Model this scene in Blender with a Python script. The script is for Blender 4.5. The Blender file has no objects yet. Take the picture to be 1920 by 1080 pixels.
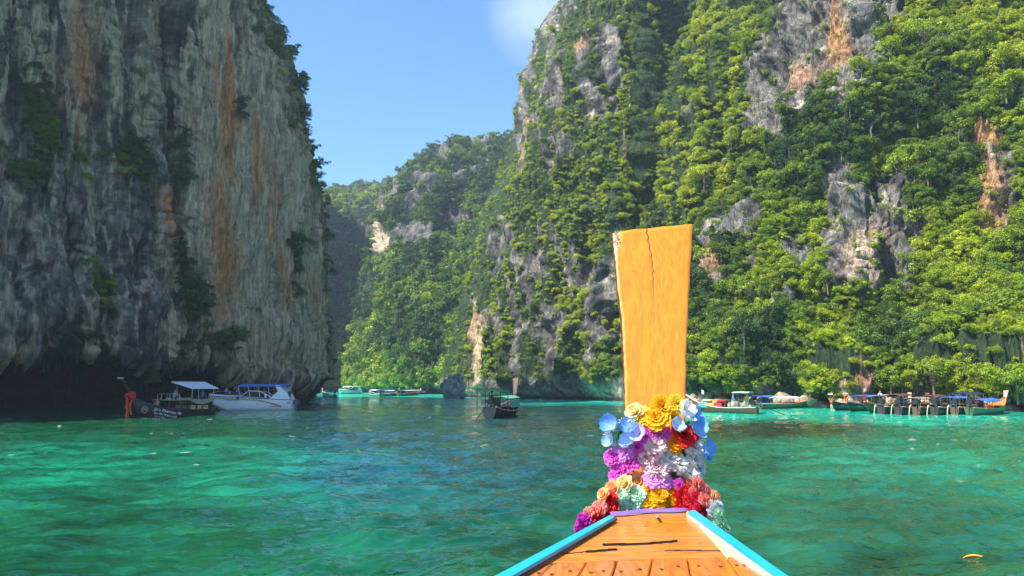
import bpy, bmesh, math, random
import numpy as np
from mathutils import Vector, Matrix, Quaternion

# ------------------------------------------------------------------ camera, sky, sun, exposure
SC = bpy.context.scene
COL = SC.collection
EYE = 2.6                                   # eye height above the water (m)
PITCH = math.radians(7.7)
F = 1371.0                                  # focal length for a 1920 px wide frame
cp, sp = math.cos(PITCH), math.sin(PITCH)
cam_d = bpy.data.cameras.new('camera')
cam_d.sensor_width = 36
cam_d.lens = 36 * F / 1920
cam_d.clip_start = 0.05
cam_d.clip_end = 9000
cam = bpy.data.objects.new('camera', cam_d)
COL.objects.link(cam)
cam.location = (0, 0, EYE)
cam.rotation_euler = (math.radians(90) + PITCH, 0, 0)
SC.camera = cam

SUN_EL = math.radians(51)
SUN_DIR = Vector((-0.88, -0.47, 0)).normalized() * math.cos(SUN_EL) + Vector((0, 0, math.sin(SUN_EL)))
world = bpy.data.worlds.new('World')
SC.world = world
world.use_nodes = True
nt = world.node_tree
bg = nt.nodes['Background']
sky = nt.nodes.new('ShaderNodeTexSky')
sky.sky_type = 'NISHITA'
sky.sun_disc = False
sky.sun_elevation = SUN_EL
sky.sun_rotation = math.atan2(SUN_DIR.x, SUN_DIR.y)
sky.air_density = 1.0
sky.dust_density = 0.2
sky.ozone_density = 5.0
tc = nt.nodes.new('ShaderNodeTexCoord')
# a thin wisp of cloud high over the ridge
cdir = Vector((0.045, 0.9, 0.49)).normalized()
dotn = nt.nodes.new('ShaderNodeVectorMath'); dotn.operation = 'DOT_PRODUCT'
nt.links.new(tc.outputs['Generated'], dotn.inputs[0]); dotn.inputs[1].default_value = cdir
mr = nt.nodes.new('ShaderNodeMapRange'); mr.interpolation_type = 'SMOOTHSTEP'
mr.inputs['From Min'].default_value = 0.9962; mr.inputs['From Max'].default_value = 1.0004
nt.links.new(dotn.outputs['Value'], mr.inputs['Value'])
cn = nt.nodes.new('ShaderNodeTexNoise'); cn.inputs['Scale'].default_value = 14; cn.inputs['Detail'].default_value = 6
nt.links.new(tc.outputs['Generated'], cn.inputs['Vector'])
mm = nt.nodes.new('ShaderNodeMath'); mm.operation = 'MULTIPLY'
nt.links.new(mr.outputs[0], mm.inputs[0]); nt.links.new(cn.outputs['Fac'], mm.inputs[1])
mx = nt.nodes.new('ShaderNodeMix'); mx.data_type = 'RGBA'
nt.links.new(mm.outputs[0], mx.inputs['Factor'])
nt.links.new(sky.outputs[0], mx.inputs[6]); mx.inputs[7].default_value = (3.6, 4.1, 5.2, 1)
hs = nt.nodes.new('ShaderNodeHueSaturation'); hs.inputs['Saturation'].default_value = 1.15
nt.links.new(mx.outputs[2], hs.inputs['Color']); nt.links.new(hs.outputs[0], bg.inputs['Color'])
bg.inputs['Strength'].default_value = 0.12
sun_d = bpy.data.lights.new('sun', 'SUN')
sun_d.energy = 5.0
sun_d.angle = math.radians(0.5)
sun_d.color = (1.0, 0.95, 0.86)
sun = bpy.data.objects.new('sun', sun_d)
COL.objects.link(sun)
sun.rotation_euler = SUN_DIR.to_track_quat('Z', 'Y').to_euler()
SC.view_settings.view_transform = 'Standard'
SC.view_settings.look = 'None'
SC.view_settings.exposure = 1.32
SC.view_settings.gamma = 1.0
SC.view_settings.use_curve_mapping = False
SC.cycles.max_bounces = 6
SC.cycles.diffuse_bounces = 3
SC.cycles.glossy_bounces = 3
SC.cycles.transmission_bounces = 3
SC.cycles.transparent_max_bounces = 4
SC.cycles.volume_bounces = 0
SC.cycles.use_denoising = True
SC.cycles.sample_clamp_indirect = 4.0

# ------------------------------------------------------------------ survey helpers (frame bearings -> places)
def ray(px, py):
    v = 540 - py
    return px - 960, F * cp - v * sp, F * sp + v * cp
def PT(px, py, Y):
    rx, ry, rz = ray(px, py); t = Y / ry
    return rx * t, Y + 0 * t, EYE + rz * t
def PZ(px, py, z):
    rx, ry, rz = ray(px, py); t = (z - EYE) / rz
    return Vector((rx * t, ry * t, z))
def pyof(z, Y):
    k = (z - EYE) / Y
    return 540 - F * (k * cp - sp) / (cp + k * sp)
def pix(x, y, z):
    d = y * cp + (z - EYE) * sp
    return 960 + F * x / d, 540 - F * (-y * sp + (z - EYE) * cp) / d

R = random.Random(11)
rng = np.random.default_rng(11)
_P = rng.permutation(256).astype(np.int64)
_G = rng.normal(size=(256, 3)); _G /= np.linalg.norm(_G, axis=1)[:, None]
def perlin(x, y, z):
    xi = np.floor(x).astype(np.int64); yi = np.floor(y).astype(np.int64); zi = np.floor(z).astype(np.int64)
    fx, fy, fz = x - xi, y - yi, z - zi
    u = fx * fx * fx * (fx * (fx * 6 - 15) + 10); v = fy * fy * fy * (fy * (fy * 6 - 15) + 10); w = fz * fz * fz * (fz * (fz * 6 - 15) + 10)
    out = 0
    for a in (0, 1):
        pa = _P[(xi + a) & 255]; wa = u if a else 1 - u
        for b in (0, 1):
            pb = _P[(pa + yi + b) & 255]; wb = wa * (v if b else 1 - v)
            for c in (0, 1):
                g = _G[_P[(pb + zi + c) & 255]]
                out = out + wb * (w if c else 1 - w) * (g[..., 0] * (fx - a) + g[..., 1] * (fy - b) + g[..., 2] * (fz - c))
    return out * 1.5
def fbm(p, s, octv=4, zs=1.0, seed=0.0, gain=0.5, ridge=False):
    """p (...,3) metres; s wavelength; zs squeezes z (small = vertical streaks)"""
    x, y, z = p[..., 0] / s + seed * 17.3, p[..., 1] / s + seed * 5.1, p[..., 2] * zs / s - seed * 9.7
    out, a = 0, 1.0
    for o in range(octv):
        n = perlin(x, y, z)
        if ridge: n = 1 - 2.4 * np.abs(n)
        out = out + a * n
        a *= gain; x = x * 2.03 + 11.1; y = y * 2.03 + 3.7; z = z * 2.03 + 7.9
    return out
def sstep(a, b, x):
    t = np.clip((x - a) / (b - a), 0, 1); return t * t * (3 - 2 * t)
def itp(pts, x):
    pts = sorted(pts); return np.interp(x, [p[0] for p in pts], [p[1] for p in pts])
def blob(px, py, cx, cy, rx, ry, ang=0.0):
    """soft elliptical patch, 1 inside"""
    c, s = math.cos(ang), math.sin(ang)
    dx, dy = px - cx, py - cy
    a, b = (dx * c + dy * s) / rx, (-dx * s + dy * c) / ry
    return np.clip(1.35 - np.sqrt(a * a + b * b), -1, 1)
def blur(a, r):
    k = np.ones(2 * r + 1) / (2 * r + 1)
    for ax in (0, 1):
        for _ in range(2):
            pad = [(0, 0), (0, 0)]; pad[ax] = (r, r)
            b = np.pad(a, pad, mode='edge')
            a = np.apply_along_axis(lambda m: np.convolve(m, k, 'valid'), ax, b)
    return a

# ------------------------------------------------------------------ object helpers
def tag(o, label=None, cat=None, group=None, kind=None):
    if label: o['label'] = label
    if cat: o['category'] = cat
    if group: o['group'] = group
    if kind: o['kind'] = kind
    return o
def link(o, parent=None):
    COL.objects.link(o)
    if parent is not None: o.parent = parent
    return o
def empty(name, loc=(0, 0, 0), rz=0.0, parent=None):
    o = bpy.data.objects.new(name, None); link(o, parent)
    o.location = loc; o.rotation_euler = (0, 0, rz); o.empty_display_size = .2
    return o
def np_mesh(name, V, Fq, mats, smooth=True, cols=None, tri=False):
    me = bpy.data.meshes.new(name)
    V = np.asarray(V, np.float32); Fq = np.asarray(Fq, np.int32)
    n = Fq.shape[1]
    me.vertices.add(len(V)); me.vertices.foreach_set('co', V.ravel())
    me.loops.add(Fq.size); me.loops.foreach_set('vertex_index', Fq.ravel())
    me.polygons.add(len(Fq)); me.polygons.foreach_set('loop_start', np.arange(0, Fq.size, n, dtype=np.int32))
    if smooth: me.polygons.foreach_set('use_smooth', np.ones(len(Fq), bool))
    if cols is not None:
        ca = me.color_attributes.new('Col', 'FLOAT_COLOR', 'POINT')
        c4 = np.ones((len(V), 4), np.float32); c4[:, :cols.shape[1]] = cols
        ca.data.foreach_set('color', c4.ravel())
    for m in (mats if isinstance(mats, (list, tuple)) else [mats]): me.materials.append(m)
    me.update(calc_edges=True); me.validate()
    return me
def grid_faces(nr, nc):
    i = np.arange(nr - 1)[:, None] * nc + np.arange(nc - 1)[None, :]
    return np.stack([i, i + 1, i + nc + 1, i + nc], -1).reshape(-1, 4)

# ------------------------------------------------------------------ materials
def new_mat(name):
    m = bpy.data.materials.new(name); m.use_nodes = True
    return m, m.node_tree, m.node_tree.nodes['Principled BSDF']
def N(nt, t, **kw):
    n = nt.nodes.new(t)
    for k, v in kw.items():
        if k in n.inputs.keys() if hasattr(n.inputs, 'keys') else False: n.inputs[k].default_value = v
        else: setattr(n, k, v)
    return n
_mc = {}
def paint(name, col, rough=.5, metal=0.0, wear=.25, scale=6.0, bump=.15, spec=.5, trans=0.0, stretch=None, col2=None):
    """plain coated surface with procedural mottling and fine relief"""
    if name in _mc: return _mc[name]
    m, t, b = new_mat(name)
    tc = t.nodes.new('ShaderNodeTexCoord')
    mp = t.nodes.new('ShaderNodeMapping')
    if stretch: mp.inputs['Scale'].default_value = stretch
    t.links.new(tc.outputs['Object'], mp.inputs['Vector'])
    n = t.nodes.new('ShaderNodeTexNoise'); n.inputs['Scale'].default_value = scale; n.inputs['Detail'].default_value = 5
    t.links.new(mp.outputs[0], n.inputs['Vector'])
    r = t.nodes.new('ShaderNodeMapRange'); r.inputs['From Min'].default_value = .3; r.inputs['From Max'].default_value = .7
    t.links.new(n.outputs['Fac'], r.inputs['Value'])
    mx = t.nodes.new('ShaderNodeMix'); mx.data_type = 'RGBA'
    d = col2 or tuple(c * (1 - wear) for c in col)
    mx.inputs[6].default_value = (*d, 1); mx.inputs[7].default_value = (*col, 1)
    t.links.new(r.outputs[0], mx.inputs['Factor']); t.links.new(mx.outputs[2], b.inputs['Base Color'])
    bp = t.nodes.new('ShaderNodeBump'); bp.inputs['Strength'].default_value = bump; bp.inputs['Distance'].default_value = .02
    t.links.new(n.outputs['Fac'], bp.inputs['Height']); t.links.new(bp.outputs[0], b.inputs['Normal'])
    b.inputs['Roughness'].default_value = rough; b.inputs['Metallic'].default_value = metal
    b.inputs['Specular IOR Level'].default_value = spec
    if trans:
        b.inputs['Subsurface Weight'].default_value = 0
        tr = t.nodes.new('ShaderNodeBsdfTranslucent'); t.links.new(mx.outputs[2], tr.inputs['Color'])
        ms = t.nodes.new('ShaderNodeMixShader'); ms.inputs[0].default_value = trans
        t.links.new(b.outputs[0], ms.inputs[1]); t.links.new(tr.outputs[0], ms.inputs[2])
        t.links.new(ms.outputs[0], t.nodes['Material Output'].inputs['Surface'])
    _mc[name] = m
    return m
def rock_material(name, fine=1.0, bump=1.0, vertical=.35, joint=.55, con=1.0):
    m, t, b = new_mat(name)
    at = t.nodes.new('ShaderNodeAttribute'); at.attribute_name = 'Col'
    tc = t.nodes.new('ShaderNodeTexCoord')
    mp = t.nodes.new('ShaderNodeMapping'); mp.inputs['Scale'].default_value = (1, 1, vertical)
    t.links.new(tc.outputs['Object'], mp.inputs['Vector'])
    n1 = t.nodes.new('ShaderNodeTexNoise'); n1.inputs['Scale'].default_value = 1.6 * fine; n1.inputs['Detail'].default_value = 10; n1.inputs['Roughness'].default_value = .68
    t.links.new(mp.outputs[0], n1.inputs['Vector'])
    n2 = t.nodes.new('ShaderNodeTexVoronoi'); n2.feature = 'DISTANCE_TO_EDGE'; n2.inputs['Scale'].default_value = .8 * fine
    wv = t.nodes.new('ShaderNodeVectorMath'); wv.operation = 'MULTIPLY_ADD'
    t.links.new(n1.outputs['Color'], wv.inputs[0]); wv.inputs[1].default_value = (.8, .8, .8); t.links.new(mp.outputs[0], wv.inputs[2])
    t.links.new(wv.outputs[0], n2.inputs['Vector'])
    r1 = t.nodes.new('ShaderNodeMapRange'); r1.inputs['From Min'].default_value = .3; r1.inputs['From Max'].default_value = .7
    r1.inputs['To Min'].default_value = 1 - .5 * con; r1.inputs['To Max'].default_value = 1 + .40 * con
    t.links.new(n1.outputs['Fac'], r1.inputs['Value'])
    r2 = t.nodes.new('ShaderNodeMapRange'); r2.inputs['From Max'].default_value = .05; r2.inputs['To Min'].default_value = joint; r2.inputs['To Max'].default_value = 1.0
    t.links.new(n2.outputs['Distance'], r2.inputs['Value'])
    mu = t.nodes.new('ShaderNodeMath'); mu.operation = 'MULTIPLY'
    t.links.new(r1.outputs[0], mu.inputs[0]); t.links.new(r2.outputs[0], mu.inputs[1])
    vm = t.nodes.new('ShaderNodeVectorMath'); vm.operation = 'SCALE'
    t.links.new(at.outputs['Color'], vm.inputs[0]); t.links.new(mu.outputs[0], vm.inputs['Scale'])
    t.links.new(vm.outputs[0], b.inputs['Base Color'])
    bp = t.nodes.new('ShaderNodeBump'); bp.inputs['Strength'].default_value = .9 * bump; bp.inputs['Distance'].default_value = .5
    t.links.new(mu.outputs[0], bp.inputs['Height']); t.links.new(bp.outputs[0], b.inputs['Normal'])
    b.inputs['Roughness'].default_value = .88
    b.inputs['Specular IOR Level'].default_value = .25
    return m
def foliage_material(name='foliage'):
    m, t, b = new_mat(name)
    ti = t.nodes.new('ShaderNodeAttribute'); ti.attribute_name = 'tint'; ti.attribute_type = 'INSTANCER'
    tone = t.nodes.new('ShaderNodeAttribute'); tone.attribute_name = 'Col'
    cr = t.nodes.new('ShaderNodeValToRGB')
    e = cr.color_ramp.elements
    e[0].position = 0; e[0].color = (.03, .075, .02, 1)
    e[1].position = 1; e[1].color = (.36, .40, .02, 1)
    for p_, c_ in ((.3, (.095, .165, .016)), (.6, (.22, .30, .014)), (.85, (.33, .39, .010))):
        el = e.new(p_); el.color = (*c_, 1)
    t.links.new(ti.outputs['Fac'], cr.inputs[0])
    vm = t.nodes.new('ShaderNodeVectorMath'); vm.operation = 'MULTIPLY'
    t.links.new(cr.outputs[0], vm.inputs[0]); t.links.new(tone.outputs['Color'], vm.inputs[1])
    t.links.new(vm.outputs[0], b.inputs['Base Color'])
    b.inputs['Roughness'].default_value = .5; b.inputs['Specular IOR Level'].default_value = .35
    tr = t.nodes.new('ShaderNodeBsdfTranslucent')
    v2 = t.nodes.new('ShaderNodeVectorMath'); v2.operation = 'MULTIPLY'; v2.inputs[1].default_value = (1.15, 1.25, .5)
    t.links.new(vm.outputs[0], v2.inputs[0]); t.links.new(v2.outputs[0], tr.inputs['Color'])
    ms = t.nodes.new('ShaderNodeMixShader'); ms.inputs[0].default_value = .3
    t.links.new(b.outputs[0], ms.inputs[1]); t.links.new(tr.outputs[0], ms.inputs[2])
    t.links.new(ms.outputs[0], t.nodes['Material Output'].inputs['Surface'])
    return m
M_FOL = foliage_material()
M_BARK = paint('bark', (.16, .13, .10), .9, scale=3)
M_ROCK = rock_material('limestone', 1.2, 1.0, .3, .5, 1.3)
M_ROCK_L = rock_material('streaked_limestone', 1.4, 1.0, .12, .75, 1.2)
M_ROCK_FAR = rock_material('far_limestone', .4)

# ------------------------------------------------------------------ water
def water_material():
    m, t, b = new_mat('lagoon_water')
    at = t.nodes.new('ShaderNodeAttribute'); at.attribute_name = 'Col'
    geo = t.nodes.new('ShaderNodeNewGeometry')
    # slope noise: still tilts the facets far away, where a height map would average out
    acc = geo.outputs['Normal']
    for sc, st, k in ((.8, (1.0, 2.2, 1), .50), (3.6, (1.0, 2.0, 1), .62), (8.0, (1.0, 1.7, 1), .62)):
        mp = t.nodes.new('ShaderNodeMapping'); mp.inputs['Scale'].default_value = st; mp.inputs['Rotation'].default_value = (0, 0, .35)
        t.links.new(geo.outputs['Position'], mp.inputs['Vector'])
        n = t.nodes.new('ShaderNodeTexNoise'); n.inputs['Scale'].default_value = sc; n.inputs['Detail'].default_value = 2; n.inputs['Distortion'].default_value = .5
        t.links.new(mp.outputs[0], n.inputs['Vector'])
        sb = t.nodes.new('ShaderNodeVectorMath'); sb.operation = 'SUBTRACT'; sb.inputs[1].default_value = (.5, .5, .5); t.links.new(n.outputs['Color'], sb.inputs[0])
        ml = t.nodes.new('ShaderNodeVectorMath'); ml.operation = 'MULTIPLY_ADD'; ml.inputs[1].default_value = (k, k, 0)
        t.links.new(sb.outputs[0], ml.inputs[0]); t.links.new(acc, ml.inputs[2]); acc = ml.outputs[0]
    nz = t.nodes.new('ShaderNodeVectorMath'); nz.operation = 'NORMALIZE'; t.links.new(acc, nz.inputs[0]); t.links.new(nz.outputs[0], b.inputs['Normal'])
    t.links.new(at.outputs['Color'], b.inputs['Base Color'])
    b.inputs['Roughness'].default_value = .03
    b.inputs['IOR'].default_value = 1.38
    return m
def build_water():
    # rows by distance from the boat, columns by bearing: fine near the eye, coarse far away
    pyr = np.concatenate([np.linspace(2600, 1110, 40)[:-1], np.linspace(1110, 731, 400), np.array([730.2, 729.6])])
    Yr = EYE * F / (pyr - 725.4)
    colx = np.concatenate([np.linspace(-3.2, -.8, 40)[:-1], np.linspace(-.8, .8, 760), np.linspace(.8, 3.2, 40)[1:]])
    Yg, Ag = np.meshgrid(Yr, colx, indexing='ij')
    X = Yg * Ag
    p = np.stack([X, Yg, np.zeros_like(X)], -1)
    dz = 0
    step = Yg * Yg / (EYE * F) * .95
    rot = np.stack([X * .94 + Yg * .34, -X * .34 * 1.6 + Yg * .94 * 1.6, np.zeros_like(X)], -1)
    for lam, amp, sd in ((7.0, .10, 1), (2.8, .13, 2), (1.2, .09, 3), (.5, .048, 4)):
        att = 1 - sstep(lam * .25, lam * .7, step)
        n = fbm(rot, lam, 1, seed=sd)
        n = n + .35 * (1 - 3.0 * np.abs(fbm(rot, lam * 1.1, 1, seed=sd + .5)))
        dz = dz + att * amp * n
    p[..., 2] = dz
    px, py = pix(X, Yg, 0 * X)
    big = fbm(p * [1, .7, 0], 9.0, 3, seed=7)
    med = fbm(rot, 2.2, 3, seed=9)
    deep = np.array([.004, .068, .028]); deepr = np.array([.010, .070, .034]); turq = np.array([.0, .48, .31]); patch_col = np.array([.018, .030, .020])
    right = sstep(900, 1500, px)[..., None]
    c = deep * (1 - right) + deepr * right
    c = c * (1 + .2 * big + .15 * med)[..., None]
    # sand shallows: bright turquoise towards the cliff foot
    sh = sstep(812, 772, py + 10 * big) * sstep(1150, 1330, px)
    sh = np.maximum(sh, sstep(763, 752, py + 3 * big) * sstep(540, 660, px))
    sh = np.maximum(sh, .24 * sstep(1080, 800, py) * sstep(1250, 1700, px) * np.clip(.9 + .6 * big, 0, 1))
    sh = np.maximum(sh, .13 * sstep(820, 850, py + 12 * big) * sstep(980, 860, py) * sstep(900, 500, px) * np.clip(.8 + med, 0, 1.3))  # paler left strip: sunlit water past the cliff shadow, put into the colour
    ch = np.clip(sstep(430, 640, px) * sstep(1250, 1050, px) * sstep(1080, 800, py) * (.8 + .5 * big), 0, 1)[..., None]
    c = c * (1 - ch) + np.array([.004, .045, .060]) * ch  # bluer body colour paints in the sky's reflection mid-lagoon
    sh = sh[..., None]
    c = c * (1 - sh) + turq * sh
    band = (sstep(761, 753, py + 2.5 * big) * sstep(540, 620, px) * sstep(1500, 1150, px))[..., None]
    c = c * (1 - band) + np.array([.02, .72, .54]) * band
    dark_patch = np.clip(blob(px, py, 1440, 806, 190, 17) * 1.4 + .4 * med, 0, 1)  # darker patches in the centre and right-hand water
    dark_patch = np.maximum(dark_patch, .6 * np.clip(blob(px, py, 1050, 800, 120, 16) + .5 * med, 0, 1))
    dark_patch = np.maximum(dark_patch, .55 * np.clip(blob(px, py, 1700, 960, 260, 70) + .8 * med - .3, 0, 1))[..., None]
    c = c * (1 - dark_patch) + patch_col * dark_patch
    # foam flecks
    fo = fbm(rot * [1, .9, 1], .9, 3, seed=21) + .5 * fbm(rot, 6, 2, seed=22)
    foam = (sstep(.98, 1.15, fo) * sstep(14, 22, Yg))[..., None] * .5
    c = c * (1 - foam) + np.array([.62, .70, .70]) * foam
    c = np.clip(c * (1 + .45 * med * sstep(60, 20, Yg))[..., None], 0, 1)
    nr, nc = X.shape
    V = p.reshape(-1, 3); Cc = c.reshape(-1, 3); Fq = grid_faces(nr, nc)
    # flat outer sheet to the horizon and behind the camera
    base = len(V)
    V = np.concatenate([V, [[-900, -400, -.4], [900, -400, -.4], [900, 1000, -.4], [-900, 1000, -.4]]]); Cc = np.concatenate([Cc, np.tile(deep, (4, 1))])
    Fq = np.concatenate([Fq, [[base, base + 1, base + 2, base + 3]]])
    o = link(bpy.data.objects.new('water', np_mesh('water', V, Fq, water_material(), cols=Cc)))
    tag(o, 'emerald green lagoon water with choppy ripples', kind='structure')
build_water()

# ------------------------------------------------------------------ cliffs
def make_sheet(nx, ny, edgeL, edgeR, yfoot, ytop, depth, padL=False, padR=False, padT=True, skew=1.0):
    """surface over bearings; depth(px,py,z0) gives the distance; returns world grid and bearing grids"""
    u = np.linspace(0, 1, nx)[None, :] * np.ones((ny, 1)); v = np.linspace(0, 1, ny)[:, None] * np.ones((1, nx))
    px = edgeL(700) + (edgeR(700) - edgeL(700)) * u
    for _ in range(5):
        pf, pt = yfoot(px), ytop(px)
        py = pf + (pt - pf) * v
        px = edgeL(py) + (edgeR(py) - edgeL(py)) * u
    Y = depth(px, py, u, v)
    P = np.stack(PT(px, py, Y), -1)
    def back(P, ax, first, inward):
        e = P.take(0 if first else -1, axis=ax)
        h = e.copy(); h[..., 2] = 0; h /= np.linalg.norm(h, axis=-1, keepdims=True)
        side = np.stack([h[..., 1], -h[..., 0], 0 * h[..., 0]], -1) * inward
        k = np.array([.6, 1.6, 3.2, 6, 10, 16, 25, 40, 60, 90.])
        add = [e + h * q + side * q * .12 * min(1, q / 6) for q in k]
        if first: add = add[::-1]
        st = np.stack(add, axis=ax)
        return np.concatenate([st, P] if first else [P, st], axis=ax)
    if padL: P = back(P, 1, True, 1.0)
    if padR: P = back(P, 1, False, -1.0)
    if padT:
        e = P[-1]
        h = e.copy(); h[:, 2] = 0; h /= np.linalg.norm(h, axis=-1, keepdims=True)
        add = [e + h * q + np.array([0, 0, min(q * .15, 1) - q * .04]) for q in (1, 2.5, 5, 9, 15, 25, 40, 70)]
        P = np.concatenate([P, np.stack(add, 0)], 0)
    return P
def normals(P):
    a = np.gradient(P, axis=1); b = np.gradient(P, axis=0)
    n = np.cross(a, b); n /= np.linalg.norm(n, axis=-1, keepdims=True) + 1e-9
    return n
def table(cols, rows, vals):
    V = np.array(vals, float)
    def f(px, py):
        # bilinear on the survey table
        ci = np.interp(px, cols, np.arange(len(cols))); ri = np.interp(-py, [-r for r in rows], np.arange(len(rows)))
        c0 = np.clip(np.floor(ci).astype(int), 0, len(cols) - 2); r0 = np.clip(np.floor(ri).astype(int), 0, len(rows) - 2)
        fc, fr = ci - c0, ri - r0
        fc = fc * fc * (3 - 2 * fc) * .5 + fc * .5; fr = fr * fr * (3 - 2 * fr) * .3 + fr * .7
        return (V[r0, c0] * (1 - fc) + V[r0, c0 + 1] * fc) * (1 - fr) + (V[r0 + 1, c0] * (1 - fc) + V[r0 + 1, c0 + 1] * fc) * fr
    return f
def mixc(c, col, m):
    m = np.clip(m, 0, 1)[..., None]
    return c * (1 - m) + np.array(col) * m

SITES = {}                                    # name -> list of planting spots (pos, normal)

def left_cliff():
    yb = [(-4200, 20), (-2500, 27), (-1200, 36), (-800, 44), (-400, 57), (-150, 68), (0, 76), (150, 84), (300, 93), (420, 101), (500, 107), (560, 112), (600, 118), (640, 122)]
    cave = [(-1200, 640), (-300, 650), (0, 655), (120, 648), (180, 652), (250, 655), (290, 682), (330, 672), (400, 668), (440, 688), (500, 690), (560, 704), (600, 700)]
    eR = lambda py: itp([(-400, 410), (-100, 470), (0, 486), (60, 512), (120, 534), (200, 556), (300, 576), (380, 590), (450, 592), (600, 600), (690, 600), (720, 590), (755, 572), (800, 566)], py)
    eL = lambda py: -1200 + 0 * py
    yf = lambda px: pyof(-1.0, itp(yb, px))
    zt = lambda px: itp([(-4200, 32), (-1200, 42), (-600, 58), (0, 74), (500, 80)], px)  # out-of-frame stretch on the left is lengthened and sized for its shadow
    yt = lambda px: pyof(zt(px), itp(yb, px))
    skw = {}
    def depth(px, py, u, v):
        Y = itp(yb, px)
        edge = eR(py) - px
        rnd_ = 14 * (1 - np.sqrt(np.clip(1 - (1 - np.clip(edge / 70, 0, 1)) ** 2, 0, 1)))
        cv = itp(cave, px)
        z = PT(px, py, Y)[2]
        inside = sstep(-3, 9, py - cv) * .55 + .45 * sstep(5, 45, py - cv)
        Y = Y + rnd_ * .8 + inside * 15.0 * np.clip(1 - edge * 0 , 0, 1) * sstep(0, 60, edge) + .0 * z
        Y = Y + np.clip(z - 20, 0, 99) * .06 - 2.0 * np.exp(-((py - cv + 60) / 60.) ** 2)
        # big buttress joints: deep cleft and a step forward to its right
        cl = 312 + (py - 300) * .06
        Y = Y + 3.2 * np.exp(-((px - cl) / 16.) ** 2) * sstep(520, 330, py) * sstep(-80, 60, py)
        Y = Y - 2.2 * sstep(cl - 6, cl + 60, px) * sstep(620, 400, py)
        Y = Y + 1.6 * np.exp(-((px - 118 - (py - 400) * .1) / 14.) ** 2) * sstep(200, 330, py)
        return Y
    # columns concentrated where the frame looks
    ny, nx = 560, 640
    u = np.concatenate([np.linspace(0, .66, 90)[:-1], np.linspace(.66, 1, nx - 89)])
    P = None
    def eLf(py): return -1200 + 0 * py
    # non-uniform u: build through a warped edge pair
    uu = u[None, :] * np.ones((ny, 1)); v = np.linspace(0, 1, ny)[:, None] * np.ones((1, nx))
    px = -12 - 4188 * (1 - np.minimum(uu / .66, 1)) ** 1.6
    for _ in range(6):
        pf, pt = yf(px), yt(px)
        py = pf + (pt - pf) * v
        e = eR(py); px = np.where(uu < .66, -12 - 4188 * (1 - uu / .66) ** 1.6, -12 + (e + 12) * (uu - .66) / .34)
    Y = depth(px, py, uu, v)
    P = np.stack(PT(px, py, Y), -1)
    e = P[:, -1]; h = e.copy(); h[:, 2] = 0; h /= np.linalg.norm(h, axis=-1, keepdims=True)
    side = np.stack([-h[:, 1], h[:, 0], 0 * h[:, 0]], -1)
    add = [(e + h * q + side * q * .45) * np.array([1, 1, max(.04, 1 - (max(q - 5, 0) / 60.))]) for q in (.6, 1.6, 3, 5, 8, 12, 18, 26, 40, 60)]
    P = np.concatenate([P, np.stack(add, 1)], 1)
    e = P[-1]; h = e.copy(); h[:, 2] = 0; h /= np.linalg.norm(h, axis=-1, keepdims=True)
    add = [e + h * q - np.array([0, 0, q * .5]) for q in (1, 3, 7, 14, 30, 60)]
    P = np.concatenate([P, np.stack(add, 0)], 0)
    n = normals(P)
    px, py = pix(P[..., 0], P[..., 1], P[..., 2])
    vis = sstep(-80, 0, px)
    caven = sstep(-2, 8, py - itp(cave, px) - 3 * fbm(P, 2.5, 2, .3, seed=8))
    d = 1.5 * fbm(P, 16, 3, .35, seed=1) + .9 * fbm(P, 5, 3, .22, seed=2, ridge=True) + .42 * fbm(P, 1.6, 3, .16, seed=3, ridge=True) + .16 * fbm(P, .6, 2, .12, seed=7, ridge=True)
    d += .5 * fbm(P * [1, 1, 1], 3.2, 4, .8, seed=4) + .16 * fbm(P, .9, 3, .7, seed=10, ridge=True)
    # hanging drips along the cave lip
    lip = np.exp(-((py - itp(cave, px)) / 22.) ** 2)
    d += lip * 1.1 * fbm(P, 1.8, 2, .25, seed=5, ridge=True)
    d *= (1 - .5 * caven)
    # diagonal joints
    jt = P.copy(); jt[..., 2] = P[..., 2] * .8 + P[..., 0] * .5
    jn = np.abs(fbm(jt, 9, 2, 1.6, seed=6)); crack = sstep(.035, .0, jn) * sstep(-.1, .3, fbm(P, 12, 2, seed=9))
    d -= .55 * crack
    P2 = P + n * d[..., None]
    # colours
    st = fbm(P, 2.4, 4, .05, seed=11)               # long drips
    st2 = fbm(P, .9, 3, .05, seed=12)
    mot = fbm(P, 5, 5, .6, seed=13); fine = fbm(P, .8, 3, .5, seed=14)
    c = np.zeros(P.shape) + np.array([.22, .225, .19])
    c = mixc(c, (.50, .49, .36), sstep(-.1, .6, st + .35 * mot + .25 * sstep(300, 420, px)))
    c = mixc(c, (.045, .055, .048), sstep(.05, .55, -st + .7 * mot - .15 * sstep(330, 360, px)))
    c = mixc(c, (.60, .57, .42), .75 * sstep(.25, .65, st2 + .3 * st))
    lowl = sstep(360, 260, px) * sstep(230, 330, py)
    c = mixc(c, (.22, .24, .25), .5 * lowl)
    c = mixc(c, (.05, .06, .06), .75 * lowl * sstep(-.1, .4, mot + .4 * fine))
    upl = sstep(290, 200, px) * sstep(300, 230, py)
    c = mixc(c, (.06, .075, .055), .7 * upl * sstep(.15, -.25, st))
    c = mixc(c, (.50, .52, .40), .85 * upl * sstep(.15, .4, st + .3 * st2))
    cream = np.clip(blob(px, py, 465, 400, 120, 360) * 1.4 + .3 * st, 0, 1)
    c = mixc(c, (.66, .60, .44), .72 * cream)
    c = mixc(c, (.10, .10, .085), .75 * cream * sstep(.12, .45, fbm(P, 1.7, 4, .035, seed=23)))
    c = mixc(c, (.13, .14, .10), .7 * cream * sstep(.0, .4, -st2 + .4 * mot))
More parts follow.
